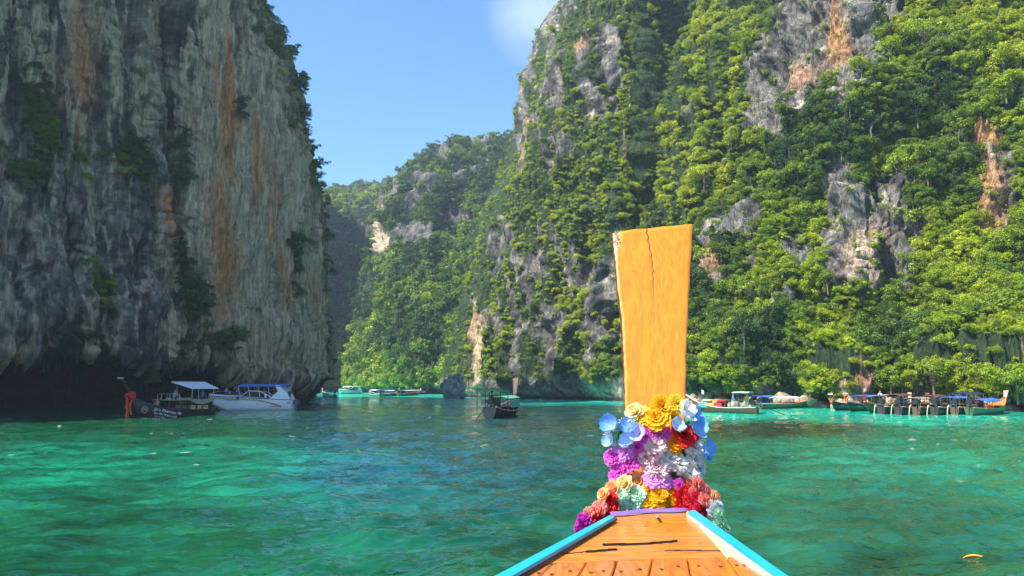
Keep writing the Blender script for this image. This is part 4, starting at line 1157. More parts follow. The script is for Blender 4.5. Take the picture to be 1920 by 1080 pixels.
    MB().tube([((.30 - .5) * L, .2, 2.85), ((.26 - .5) * L, .2, 4.1)], .018, 5).build('antenna', PT_['dirtywhite'], root)
    MB().tube([((.24 - .5) * L, -.3, 2.85), ((.15 - .5) * L, -.3, 4.5)], .018, 5).build('antenna', PT_['dirtywhite'], root)
    for t, s in ((.62, sd), (.30, sd)):
        MB().tube([((t - .5) * L, s * (w(t) + .06), zs(t) + (.05 if t > .5 else .5)), ((t - .5) * L, s * (w(t) + .10), zs(t) - (.2 if t > .5 else -.05))], .12, 8).build('fender', PT_['navy' if t > .5 else 'white'], root, True)
    def side_text(t, up, txt, size, mat):
        x, y = (t - .5) * L, sd * (w(t) + .05); x2, y2 = (t - .08 - .5) * L, sd * (w(t - .08) + .05)
        if sd > 0: d = Vector((x2 - x, y2 - y, 0)).normalized()
        else: d = Vector((x - x2, y - y2, 0)).normalized(); x, y = x2, y2
        # letters always read left to right as seen from the outside
        n = Vector((0, sd, 0)); u = Vector((0, 0, 1)); dd = u.cross(n).normalized()
        if dd.dot(d) < 0: d = -d
        nn = d.cross(u)
        Mx = Matrix(((d.x, u.x, nn.x, x), (d.y, u.y, nn.y, y), (d.z, u.z, nn.z, zs(t) - up), (0, 0, 0, 1)))
        letters(txt, size, PT_[mat], root, Mx, shear=.2)
    side_text(.80, .42, 'siamese', .20, 'blue'); side_text(.74, .43, 'season / sea tour', .20, 'navy'); side_text(.26, .88, 'Sea Star Andaman', .17, 'navy'); side_text(.24, .66, 'G', .28, 'navy'); side_text(.06, .45, '268', .32, 'blue')
    Mw = Matrix.Translation(mid) @ Matrix.Rotation(hd, 4, 'Z')
    for x, y, pose, sh, lab in (((.80 - .5) * L, 0.1, 'sit', 'grey', 'person in grey top sitting at the bow of the white speedboat'), ((.68 - .5) * L, -.2, 'sit', 'pink', 'person in pink top sitting before the windscreen of the speedboat'), ((.05 - .5) * L, .3, 'stand', 'canvas', 'person standing at the stern of the white speedboat by the motors')):
        person(Mw @ Vector((x, y, 1.75 if pose == 'sit' else 1.1)), hd + 1.2, pose, sh, 'navy', lab)
    return root, Mw
speedboat(PZ(390, 770.0, 0), PZ(551, 769.6, 0), 'white speedboat with blue canopy and ochre stripe under the overhanging cliff')
speedboat(PZ(634, 738.8, 0), PZ(673, 738.2, 0), 'distant low white speedboat on turquoise water by the spur', far=True, canopy='dirtywhite', B=3.2)

# ------------------------------------------------------------------ the other long-tails
# centre boat, stern towards us
bp_, sp_ = PZ(966, 776.5, 0), PZ(917, 785, 0); md = (bp_ + sp_) / 2; a, b = pix(md.x, md.y, 0.0)
root, M, k, (w, zs) = longtail(a, b, math.degrees(math.atan2(bp_.y - sp_.y, bp_.x - sp_.x)), (bp_ - sp_).length, 2.6, 'lone dark long-tail boat seen from the stern in open blue water', 'blackhull', 'pink', 'darkwood', 'brownwood', 1.9, .5, None, None, st=.95, bow=1.55, shaft=3.2, side=-1, pw=.42)
MB().slab([(-5.6, -1.15, 2.35), (-2.2, -1.05, 2.30), (-2.2, 1.05, 2.30), (-5.6, 1.15, 2.35)], (0, 0, .12)).build('stern_roof', PT_['blackhull'], root)
for xx in (-5.3, -2.5):
    for s in (-1, 1): MB().tube([(xx, s * 1.0, .6), (xx, s * 1.0, 2.36)], .035, 6).build('roof_post', PT_['darkmetal'], root)
make_canopy(root, -1.6, 2.9, .8, .5, 1.62, 'green', posts=3)
G = [[(x, 1.0 - .1 * abs(x), .8), (x, .85, 1.6)] for x in np.linspace(-1.5, 2.5, 5)]
MB().grid(G).build('side_tarpaulin', PT_['green'], root)
G = [[(x, -1.1, .8), (x, -.86, 1.6)] for x in np.linspace(-1.5, 2.5, 5)]
MB().grid(G).build('side_tarpaulin', PT_['green'], root)
person(on(M, (-3.3, .2, .5)), math.radians(60), 'stand', 'navy', 'grey', 'person in dark clothes at the stern of the lone boat')
ribbon(on(M, (5.2, 0, 1.8)), 0, ('maroon',), 'small maroon sash on the brown prow of the lone boat', .4, .16)

# right boat with the rainbow panels
bp_, sp_ = PZ(1285, 773, 0), PZ(1421, 776, 0); md = (bp_ + sp_) / 2; a, b = pix(md.x, md.y, 0.0); LR = (bp_ - sp_).length
root, M, k, (w, zs) = longtail(a, b, math.degrees(math.atan2(bp_.y - sp_.y, bp_.x - sp_.x)), LR, 1.9, 'brown long-tail boat with green, yellow and red side panels beside the prow board', 'brownwood', 'dirtywhite', 'palewood', 'brownwood', 1.2, .6, None, None, st=.62, bow=1.9, shaft=3.4, side=1)
make_canopy(root, -.9, 1.6, .72, .5, 1.25, 'teal', split=('red', 'orange', 'umb'), arch=.12, posts=2)
for s in (-1, 1):
    for k_, cc in enumerate(('red', 'yellow', 'teal')):
        x0 = -.45 + .82 * k_; MB().slab([(x0, s * .80, .55), (x0 + .80, s * .80, .55), (x0 + .80, s * .78, 1.0), (x0, s * .78, 1.0)], (0, -s * .02, 0)).build('side_panel', PT_[cc], root)
make_canopy(root, -3.2, -1.5, .62, .55, 2.05, 'umb', posts=2, arch=.10)
person(on(M, (2.3, 0, .75)), math.radians(200), 'sit', 'pink', 'red', 'person in pink patterned top sitting near the bow of the rainbow panel boat')
person(on(M, (-1.35, .1, .25)), math.radians(250), 'stand', 'blue', 'white', 'person in bright blue shirt beside the red panel of the rainbow boat')
person(on(M, (-2.7, 0, .25)), math.radians(160), 'stand', 'yellow', 'green', 'person in yellow shirt steering the rainbow panel boat')
MB().tube([(1.9, 0, 1.2), (1.9, 0, 2.3)], .02, 5).build('flag_pole', PT_['steel'], root)
MB().slab([(1.9, 0, 1.9), (1.9, 0, 2.3), (1.65, .05, 2.2), (1.65, .05, 1.85)], (0, .01, 0)).build('flag', PT_['white'], root)
# pair behind it
def boat_ab(bx, by, sx, sy, B, label, **kw):
    b_, s_ = PZ(bx, by, 0), PZ(sx, sy, 0); m_ = (b_ + s_) / 2; a, c = pix(m_.x, m_.y, 0.0)
    return longtail(a, c, math.degrees(math.atan2(b_.y - s_.y, b_.x - s_.x)), (b_ - s_).length, B, label, **kw)
boat_ab(1517, 764.5, 1425, 766.5, 1.9, 'dark green long-tail with white tarpaulin roof and pink prow, outer of the pair', hull='greenhull', rail='pink', inner='orange', prow='pink', ph=.65, lean=.6, canopy='white', cano=(.30, .72), cz=1.25, st=.6, bow=1.05)
boat_ab(1492, 761.8, 1408, 763.5, 1.9, 'grey long-tail with faded red upright prow, inner of the moored pair', hull='grey', rail='blue', inner='brownwood', prow='pink', ph=.8, lean=.2, canopy='blue', cano=(.1, .5), cz=1.3, st=.6, bow=1.05)
# the row of moored boats at the right
row = [
    (1560, 771.5, 1618, 764, dict(hull='blackhull', rail='brownwood', prow='brownwood', cap='white', ph=1.5, lean=.5, canopy=None, engine=False), 'black long-tail with dark leaning prow at the left end of the moored row', ('orangecloth',)),
    (1588, 773.0, 1655, 765.5, dict(hull='blackhull', rail='blue', prow='darkwood', cap='white', ph=1.7, lean=.3, canopy='blue', cano=(.2, .7), cz=1.5, engine=False), 'black long-tail with blue gunwale and sash, second in the moored row', ('orangecloth', 'pink')),
    (1622, 774.5, 1700, 767, dict(hull='greenhull', rail='yellow', prow='maroon', ph=1.7, lean=.2, canopy='canvas', cano=(.2, .7), cz=1.6, engine=False), 'olive long-tail with maroon prow and blue tarpaulin, third in the moored row', None),
    (1708, 768, 1652, 777.2, dict(hull='darkwood', rail='dirtywhite', prow='palewood', ph=1.9, lean=.2, canopy='brownwood', cano=(.35, .8), cz=1.7), 'dark long-tail with tall pale prow and grey engine, stern outward in the row', None),
    (1741, 768.5, 1684, 777.6, dict(hull='darkwood', rail='palewood', prow='pink', ph=1.8, lean=.2, canopy='canvas', cano=(.4, .8), cz=1.35), 'dark long-tail with salmon pink prow and grey canvas canopy in the row', ('redcloth',)),
    (1777, 768.8, 1718, 778.0, dict(hull='brownwood', rail='orange', prow='dirtywhite', cap='red', ph=2.0, lean=.5, canopy='brownwood', cano=(.35, .75), cz=1.6), 'brown long-tail with red and white banded prow in the row', None),
    (1820, 769, 1752, 778.3, dict(hull='darkwood', rail='rope', prow='palewood', ph=1.5, lean=.2, canopy='blue', cano=(.35, .75), cz=1.45), 'dark long-tail with short pale prow and bright blue awning in the row', ('pink',)),
    (1861, 769.3, 1790, 778.6, dict(hull='brownwood', rail='palewood', prow='pink', cap='maroon', ph=1.6, lean=.35, canopy='navy', cano=(.1, .55), cz=1.9), 'brown long-tail with dark blue roof and pink prow, next to last in the row', None),
    (1888, 773, 1818, 779.5, dict(hull='greenhull', rail='orange', inner='orange', prow='pink', ph=1.4, lean=.7, canopy='blue', cano=(.2, .6), cz=1.3, bow=1.6), 'green and orange long-tail with flared pink prow at the right end of the row', None)]
for (bx, by, sx, sy, kw, lab, sash) in row:
    kw['ph'] = kw['ph'] * .45; kw.setdefault('bow', 1.12); kw['lean'] = kw['lean'] * .8; kw['pw'] = .36
    root, M, k, (w, zs) = boat_ab(bx, by, sx, sy, 1.75, lab, **kw)
    Lb = (PZ(bx, by, 0) - PZ(sx, sy, 0)).length
    if sash: ribbon(on(M, (Lb / 2 + .05, 0, 1.7)), M.to_euler().z, sash, {'black long-tail with dark': 'orange sash on the leaning prow at the left end of the row', 'black long-tail with blue': 'pale and orange sash on the second prow of the row', 'dark long-tail with salmon': 'red sash round the salmon pink prow in the row', 'dark long-tail with short': 'pink sash on the short pale prow in the row'}[' '.join(lab.split()[:4])], .8, .2)
    if by < 771.5 and kw.get('engine', True):   # looped mooring rope over the stern
        MB().tube([(-Lb / 2 - .02 - .25 * math.sin(q * math.pi), .35 + .3 * q, .85 - 1.0 * q + .25 * math.sin(q * 6)) for q in np.linspace(0, 1, 9)], .05, 6).build('mooring_rope', PT_['rope'], root, True)
    if lab.startswith('black'):
        toc = Matrix.Rotation(-M.to_euler().z, 3, 'Z') @ (-M.translation); sd = 1 if toc.y > 0 else -1
        if sd > 0: hull_side(M, w, zs, Lb, .86, sd, .38, 'Andaman 77', .30, PT_['umb'], root, .2)
for x_, y_, z_, pose, sh, lab in ((1652, 770, .5, 'stand', 'white', 'person in white top standing among the engines of the moored row'), (1760, 771, .5, 'sit', 'red', 'person in red top sitting in the middle of the moored row'), (1850, 772, .6, 'sit', 'pink', 'person in pink top sitting in the last boat of the row')):
    person(PZ(x_, y_, 0) + Vector((0, 0, z_)), 3.4, pose, sh, 'navy', lab)
# distant boats
boat_ab(588, 751, 581, 746.5, 2.3, 'tall roofed long-tail coming past the left cliff corner', hull='greenhull', rail='dirtywhite', prow='darkwood', cap='white', ph=1.0, lean=.2, canopy='white', cano=(.1, .5), cz=2.9)
boat_ab(604, 743.5, 628, 745.8, 2.0, 'small distant long-tail with open passengers right of the cliff corner', hull='darkwood', rail='white', prow='pink', ph=.8, canopy='teal', cano=(.3, .6), cz=1.5)
boat_ab(692, 742.5, 714, 743.8, 2.0, 'leftmost white roofed long-tail moored under the spur', hull='greenhull', rail='white', prow='darkwood', ph=.6, canopy='white', cano=(.1, .7), cz=1.7)
boat_ab(748, 741.8, 717, 742.8, 2.0, 'second moored long-tail with dark prow under the middle ridge', hull='darkwood', rail='white', prow='darkwood', ph=.8, canopy='white', cano=(.2, .6), cz=1.5)
boat_ab(788, 740.6, 746, 742.6, 2.0, 'long brown long-tail with pale awning under the middle ridge', hull='brownwood', rail='pink', prow='pink', ph=.7, lean=.8, canopy='dirtywhite', cano=(.2, .8), cz=1.5)
boat_ab(802, 738.6, 765, 739.8, 2.0, 'rearmost long-tail with thin pale prow below the ridge', hull='darkwood', rail='palewood', prow='dirtywhite', ph=1.0, lean=.9, canopy='grey', cano=(.2, .6), cz=1.4)
boat_ab(660, 736.6, 640, 736.9, 2.4, 'faint far long-tail with dark blue roof behind the white speedboat', hull='grey', rail='white', prow='palewood', ph=1.0, canopy='navy', cano=(.2, .7), cz=2.0)

# ------------------------------------------------------------------ rocks
def rock_mesh(name, seed, sub=3, squash=.75):
    bm = bmesh.new(); bmesh.ops.create_icosphere(bm, subdivisions=sub, radius=1)
    V = np.array([v.co[:] for v in bm.verts]); n = V / np.linalg.norm(V, axis=1)[:, None]
    d = .35 * fbm(V + seed * 3.1, 1.1, 2, seed=seed) + .16 * fbm(V + seed, .45, 3, ridge=True, seed=seed + 2)
    V = V + n * d[:, None]; V[:, 2] *= squash
    for v, c in zip(bm.verts, V): v.co = c
    me = bpy.data.meshes.new(name); bm.to_mesh(me); bm.free()
    for p in me.polygons: p.use_smooth = True
    hv = fbm(V, .5, 3, seed=seed + 5)
    base = np.array([.42, .31, .21]) if name == 'shore_rock' else np.array([.26, .25, .22])
    c = np.clip(base * (1 + .8 * hv)[:, None], .02, .8)
    ca = me.color_attributes.new('Col', 'FLOAT_COLOR', 'POINT'); c4 = np.ones((len(V), 4), np.float32); c4[:, :3] = c; ca.data.foreach_set('color', c4.ravel())
    me.materials.append(M_ROCK_FINE)
    return me
M_ROCK_FINE = rock_material('boulder_stone', 3.0, .5, 1.0)
BR = [rock_mesh('shore_rock', i) for i in range(6)]
rr = random.Random(4)
nb = []
for k in range(64):
    px_ = rr.uniform(1440, 1900) if k < 50 else rr.uniform(1300, 1440)
    yd = float(itp([(1300, 112), (1450, 98), (1600, 91.5), (1750, 86.5), (1920, 83.5)], px_)) - rr.uniform(.2, 3.2)
    x, y, z = PT(px_, 700, yd); s = rr.uniform(.45, 1.15)
    o = link(bpy.data.objects.new('boulder', BR[k % 6])); o.location = (x, y, .15 + (rr.random() ** 2) * .9); o.scale = (s * rr.uniform(.9, 1.3), s, s * rr.uniform(.8, 1.1)); o.rotation_euler = (rr.uniform(-.3, .3), rr.uniform(-.3, .3), rr.uniform(0, 6))
    loc_ = 'behind the pair of moored boats' if px_ < 1540 else 'left of the moored row at the cliff foot' if px_ < 1600 else 'behind the left half of the moored row' if px_ < 1740 else 'behind the right half of the moored row'
    if px_ < 1440: loc_ = 'at the cliff foot behind the rainbow panel boat'
    nb.append((o, px_)); tag(o, ('large' if s > .9 else 'medium' if s > .65 else 'small') + ' tan boulder ' + loc_, 'boulder', 'boulders along the foot of the right cliff')
for (o, _), l in zip(nb, numbered([q[0]['label'] for q in nb], [q[1] for q in nb])): o['label'] = l
x, y, z = PT(848, 730, 163)
isl = empty('rock_islet', (x, y, 0)); tag(isl, 'squat grey rock islet with green tufts at the foot of the buttress', 'rock')
o = link(bpy.data.objects.new('rock_body', rock_mesh('islet_rock', 9, 5, 1.0)), isl); o.location = (0, 0, 1.7); o.scale = (2.2, 2.2, 2.9)
for k in range(9):
    a = rr.uniform(2.8, 6.5); c = link(bpy.data.objects.new('shrub', SPRIG[k % 3]), isl); c.location = (math.cos(a) * 1.4, math.sin(a) * 1.5, rr.uniform(1.8, 4.4)); q = rr.uniform(.3, .6); c.scale = (q, q, q); c['tint'] = rr.uniform(.4, .9)
# ------------------------------------------------------------------ our own boat: bow deck, rails, prow board
Y0D = 4.3
Z0D = float(PT(1220, 964, Y0D)[2]); SL = .10
def PDk(px, py, lift=0.0):
    """point of the deck plane (rising towards the bow) on this bearing"""
    rx, ry, rz = ray(px, py)
    t = (Z0D + lift - SL * Y0D - EYE) / (rz - SL * ry)
    return Vector((rx * t, ry * t, EYE + rz * t))
def wood(name, base, dark, ring=9.0, rough=.3, stretch=(1, 1, .08), coat=.4, stains=True):
    m, t, b = new_mat(name)
    tc = t.nodes.new('ShaderNodeTexCoord'); mp = t.nodes.new('ShaderNodeMapping'); mp.inputs['Scale'].default_value = stretch
    t.links.new(tc.outputs['Object'], mp.inputs['Vector'])
    n0 = t.nodes.new('ShaderNodeTexNoise'); n0.inputs['Scale'].default_value = 6; n0.inputs['Detail'].default_value = 4; n0.inputs['Distortion'].default_value = 1.2
    t.links.new(mp.outputs[0], n0.inputs['Vector'])
    n1 = t.nodes.new('ShaderNodeTexNoise'); n1.inputs['Scale'].default_value = 55; n1.inputs['Detail'].default_value = 8; n1.inputs['Roughness'].default_value = .7
    t.links.new(mp.outputs[0], n1.inputs['Vector'])
    sn = t.nodes.new('ShaderNodeMath'); sn.operation = 'MULTIPLY'; sn.inputs[1].default_value = ring
    t.links.new(n0.outputs['Fac'], sn.inputs[0])
    fr = t.nodes.new('ShaderNodeMath'); fr.operation = 'PINGPONG'; fr.inputs[1].default_value = .5
    t.links.new(sn.outputs[0], fr.inputs[0])
    ad = t.nodes.new('ShaderNodeMath'); ad.operation = 'MULTIPLY_ADD'; ad.inputs[1].default_value = .55
    t.links.new(fr.outputs[0], ad.inputs[0]); t.links.new(n1.outputs['Fac'], ad.inputs[2])
    r = t.nodes.new('ShaderNodeMapRange'); r.inputs['From Min'].default_value = .36; r.inputs['From Max'].default_value = .86
    t.links.new(ad.outputs[0], r.inputs['Value'])
    mx = t.nodes.new('ShaderNodeMix'); mx.data_type = 'RGBA'; mx.inputs[6].default_value = (*dark, 1); mx.inputs[7].default_value = (*base, 1)
    t.links.new(r.outputs[0], mx.inputs['Factor'])
    last = mx.outputs[2]
    if stains:
        n2 = t.nodes.new('ShaderNodeTexNoise'); n2.inputs['Scale'].default_value = 9; n2.inputs['Detail'].default_value = 5
        t.links.new(tc.outputs['Object'], n2.inputs['Vector'])
        r2 = t.nodes.new('ShaderNodeMapRange'); r2.inputs['From Min'].default_value = .60; r2.inputs['From Max'].default_value = .74; r2.inputs['To Max'].default_value = .75
        t.links.new(n2.outputs['Fac'], r2.inputs['Value'])
        m2 = t.nodes.new('ShaderNodeMix'); m2.data_type = 'RGBA'; m2.inputs[7].default_value = (.10, .035, .012, 1)
        t.links.new(r2.outputs[0], m2.inputs['Factor']); t.links.new(last, m2.inputs[6]); last = m2.outputs[2]
    t.links.new(last, b.inputs['Base Color'])
    bp = t.nodes.new('ShaderNodeBump'); bp.inputs['Strength'].default_value = .5; bp.inputs['Distance'].default_value = .004
    t.links.new(ad.outputs[0], bp.inputs['Height']); t.links.new(bp.outputs[0], b.inputs['Normal'])
    b.inputs['Roughness'].default_value = rough; b.inputs['Coat Weight'].default_value = coat; b.inputs['Coat Roughness'].default_value = .15
    return m
W_BOARD = wood('varnished_prow_wood', (.76, .245, .006), (.58, .16, .005), 5, .42, (1, 1, .12), .15, False)
W_DECK = wood('varnished_deck_wood', (.62, .225, .016), (.34, .095, .008), 7, .22, (.12, 1, 1), .5)
W_PLANK = wood('varnished_plank_wood', (.56, .18, .014), (.30, .08, .009), 6, .24, (1, .1, 1), .5)
W_EDGE = wood('worn_dark_wood', (.22, .07, .025), (.05, .018, .008), 7, .6, (1, .15, 1), .1)
W_DARK = wood('slot_shade_wood', (.07, .025, .012), (.015, .006, .004), 7, .7, (1, .15, 1), 0)  # near-black wood carries the shade inside the slots
M_CYAN = paint('cyan_rail_paint', (.008, .33, .48), .35, scale=7, wear=.15)
M_RAILW = paint('chipped_white_paint', (.66, .60, .46), .5, scale=12, wear=.35)
M_HULLB = paint('brown_bow_planking', (.20, .07, .03), .4, scale=6)
M_PURP = paint('purple_cloth', (.20, .10, .36), .8, scale=14, wear=.35)
M_CHIP = paint('bare_chipped_wood', (.50, .36, .30), .9, scale=16)

boat = empty('longtail_boat', (0.9, 0, 0)); tag(boat, 'nearest long-tail boat, its orange varnished bow deck with cyan rails', 'boat', LG)
def loc_(p): p = Vector(p); return (p.x - .9, p.y, p.z)
# front panel with hand slot and two grooves, as one relief board
A_, B_, C_, D_ = (1155, 967.5), (1286, 959.5), (1362, 1045), (1025, 1055)
NU, NV = 150, 90
top = []; HOLE = {}
def seg_d(px, py, ax, ay, bx, by):
    t = max(0, min(1, ((px - ax) * (bx - ax) + (py - ay) * (by - ay)) / ((bx - ax) ** 2 + (by - ay) ** 2)))
    return math.hypot(px - ax - t * (bx - ax), (py - ay - t * (by - ay)) * 1.0)
for j in range(NV + 1):
    v = j / NV; row_ = []
    for i in range(NU + 1):
        u = i / NU
        x_ = (A_[0] * (1 - u) + B_[0] * u) * (1 - v) + (D_[0] * (1 - u) + C_[0] * u) * v
        y_ = (A_[1] * (1 - u) + B_[1] * u) * (1 - v) + (D_[1] * (1 - u) + C_[1] * u) * v
        q = PDk(x_, y_)
        d = 0
        s1 = seg_d(x_, y_, 1131, 1021, 1205, 1020); s1 = min(s1, seg_d(x_, y_, 1205, 1020, 1269, 1014.5))
        pass
        s2 = seg_d(x_, y_, 1038, 1040, 1100, 1034)
        pass
        s3 = seg_d(x_, y_, 1100, 1034, 1156, 1029.5); pass
        s4 = seg_d(x_, y_, 1246, 1033, 1368, 1032); pass
        HOLE[j * (NU + 1) + i] = (s1 < 3.0 or s3 < 2.8 or s2 < 1.5 or s4 < 1.6)
        d += .006 * math.sin(u * 7) * math.sin(v * 5) * .4
        q.z += d; row_.append(loc_(q))
    top.append(row_)
m = MB().grid(top)
cut = [f for f in m.Fc if all(HOLE.get(i_) for i_ in f)]; m.Fc = [f for f in m.Fc if not all(HOLE.get(i_) for i_ in f)]
ec = {}
for f in cut:
    for a, b in zip(f, f[1:] + f[:1]): ec[(min(a, b), max(a, b))] = ec.get((min(a, b), max(a, b)), 0) + 1
mw = MB()
for (a, b), n_ in ec.items():
    if n_ == 1:
        pa, pb = m.V[a], m.V[b]; mw.add([pa, pb, (pb[0], pb[1], pb[2] - .055), (pa[0], pa[1], pa[2] - .055)], [(0, 1, 2, 3)])
for edge in (top[0], top[-1], [r_[0] for r_ in top], [r_[-1] for r_ in top]):
    m.grid([edge, [(p[0], p[1], p[2] - .06) for p in edge]])
dpan = m.build('deck_panel', W_DECK, boat, False); mw.build('slot_edge', W_DARK, dpan)
# planks fanning back towards the camera
seams = [((1024, 1055.5), (975, 1081)), ((1037, 1055), (1011, 1080)), ((1100, 1053), (1084, 1080)), ((1156, 1051.3), (1147, 1080)), ((1223, 1049.3), (1216, 1080)), ((1289, 1047.3), (1295, 1080)), ((1362, 1045.3), (1387, 1080)), ((1376, 1045), (1432, 1080))]
wl = []
for (a_, b_) in seams:
    p0, p1 = PDk(*a_), PDk(*b_); d_ = (p1 - p0); d_ /= abs(d_.y); L_ = p0.y - 1.7
    wl.append((p0, p0 + d_ * L_))
rr = random.Random(3)
for i in range(len(wl) - 1):
    (a0, a1), (b0, b1) = wl[i], wl[i + 1]; g = .0022; dz = rr.uniform(-.003, .003)
    G = []
    for j in range(15):
        q = j / 14; l_ = a0.lerp(a1, q); r__ = b0.lerp(b1, q); w_ = (r__ - l_).normalized()
        l_ = l_ + w_ * g; r__ = r__ - w_ * g
        G.append([loc_(l_ + Vector((0, 0, -.008 + dz))), loc_(l_ + w_ * .006 + Vector((0, 0, dz))), loc_(l_.lerp(r__, .5) + Vector((0, 0, .002 + dz))), loc_(r__ - w_ * .006 + Vector((0, 0, dz))), loc_(r__ + Vector((0, 0, -.008 + dz)))])
    m = MB().grid(G)
    for edge in (G[0], [r_[0] for r_ in G], [r_[-1] for r_ in G]): m.grid([edge, [(p[0], p[1], p[2] - .05) for p in edge]])
    pl = m.build('plank', W_PLANK, boat)
    for k in range(2):      # nail heads with dark rust
        q = .06 + .03 * rr.random(); c0 = a0.lerp(a1, q).lerp(b0.lerp(b1, q), .28 + .45 * k + rr.uniform(-.08, .08))
        lc = loc_(c0 + Vector((0, 0, .004 + dz)))
        ring = [(lc[0] + .008 * math.cos(a) * rr.uniform(.8, 1.2), lc[1] + .010 * math.sin(a), lc[2]) for a in np.linspace(0, 6.28, 11)[:-1]]
        MB().slab(ring, (0, 0, .002)).build('nail', W_EDGE, pl)
# under-deck and inner wales
und = [loc_(PDk(*p, lift=-.16)) for p in ((1158, 968), (1284, 961))] + [loc_(wl[-1][1] + Vector((0, 0, -.16))), loc_(wl[0][1] + Vector((0, 0, -.16)))]
MB().slab(und, (0, 0, -.03)).build('deck_underside', W_EDGE, boat)
def rail(inner, outer, name, mat, lift0, lift1, yend=1.5):
    i0, i1 = PDk(*inner[0], lift=lift1), PDk(*inner[1], lift=lift1); o0, o1 = PDk(*outer[0], lift=lift1), PDk(*outer[1], lift=lift1)
    def ext(p0, p1): d = p1 - p0; d /= abs(d.y); return p0 + d * (p0.y - yend)
    G = []
    for q in np.linspace(0, 1, 9):
        a, b = i0.lerp(ext(i0, i1), q), o0.lerp(ext(o0, o1), q); dn = Vector((0, 0, lift1 - lift0))
        G.append([loc_(a - dn), loc_(a), loc_(b), loc_(b - dn), loc_(a - dn)])
    m = MB().grid(G); m.add(G[0][:4], [(0, 1, 2, 3)]); return m.build(name, mat, boat, bevel=0)
rail(((1152, 969), (959, 1080)), ((1143, 966), (927, 1080)), 'rail', M_CYAN, .018, .035)
rail(((1290, 958.5), (1459, 1080)), ((1302, 956), (1478, 1080)), 'rail', M_CYAN, .018, .035)
rail(((1154, 969.5), (963, 1080)), ((1145, 966), (930, 1080)), 'rail_beam', W_EDGE, -.12, .016)  # brown left side; its dark wood also paints the shade under the cap
rail(((1290, 958.5), (1459, 1080)), ((1300, 956), (1474, 1080)), 'rail_beam', M_CYAN, -.12, .016)
rail(((1287, 960.5), (1451, 1080)), ((1289.5, 958.5), (1458.5, 1080)), 'rail_lining', M_RAILW, -.10, .022)
rail(((1157, 971), (971, 1084)), ((1152.5, 969), (960, 1080)), 'rail_lining', W_EDGE, -.10, .012)
# hull under the rails
def rail_pt(sx, q):
    o0, o1 = (PDk(1143, 966), PDk(927, 1080)) if sx < 0 else (PDk(1302, 956), PDk(1478, 1080))
    d = o1 - o0; d /= abs(d.y); p = o0 + d * (4.3 - q if q < 4.3 else 0); return p
rows_ = []
stem = Vector(((PDk(1143, 966).x + PDk(1302, 956).x) / 2, 0, 0))
for Yq in (4.75, 4.3, 3.7, 3.0, 2.2, 1.4, .4, -1, -3, -6):
    if Yq > 4.4: l_ = r__ = Vector((stem.x, Yq, Z0D + .02)); l_ = l_ + Vector((-.07, 0, 0)); r__ = r__ + Vector((.07, 0, 0))
    else:
        l_, r__ = rail_pt(-1, max(Yq, 1.4)), rail_pt(1, max(Yq, 1.4))
        if Yq < 1.4:
            cx = (l_.x + r__.x) / 2; hw = (r__.x - l_.x) / 2 * (1 + .05 * min(3, 1.4 - Yq)); zz = l_.z - .25 * min(3.4, 1.4 - Yq); l_ = Vector((cx - hw, Yq, zz)); r__ = Vector((cx + hw, Yq, zz))
    kz = -.35 + max(0, (Yq - 3.2)) * .9; cx = (l_.x + r__.x) / 2
    row_ = []
    for f, h_ in ((-1, 1), (-.86, .6), (-.6, .25), (0, 0), (.6, .25), (.86, .6), (1, 1)):
        e = r__ if f > 0 else l_
        row_.append((cx + abs(f) * (e.x - cx) - .9, Yq, kz + (e.z - .07 - kz) * h_))
    rows_.append(row_)
m = MB().grid(rows_); m.add(rows_[-1], [tuple(range(7))]); m.add(rows_[0], [tuple(range(7))]); m.build('hull', M_HULLB, boat, True)
# purple cloth band across the deck front
G = []
for q in np.linspace(0, 1, 15):
    p0 = PDk(1146 + 146 * q, 967 - 9.5 * q + 1.2 * math.sin(q * 9), lift=.012); a = Vector((0, .02, .016)); 
    G.append([loc_(p0 + Vector((0, .02, -.004))), loc_(p0 + Vector((0, .03, .010))), loc_(p0 + Vector((0, .06, .014))), loc_(p0 + Vector((0, .12, .0)))])
MB().grid(G).build('cloth_band', M_PURP, boat, True)
MB().tube([loc_(PDk(1232, 968, lift=0.0)), loc_(PDk(1232, 968, lift=.035))], [.007, .009], 7).build('screw', PT_['steel'], boat)
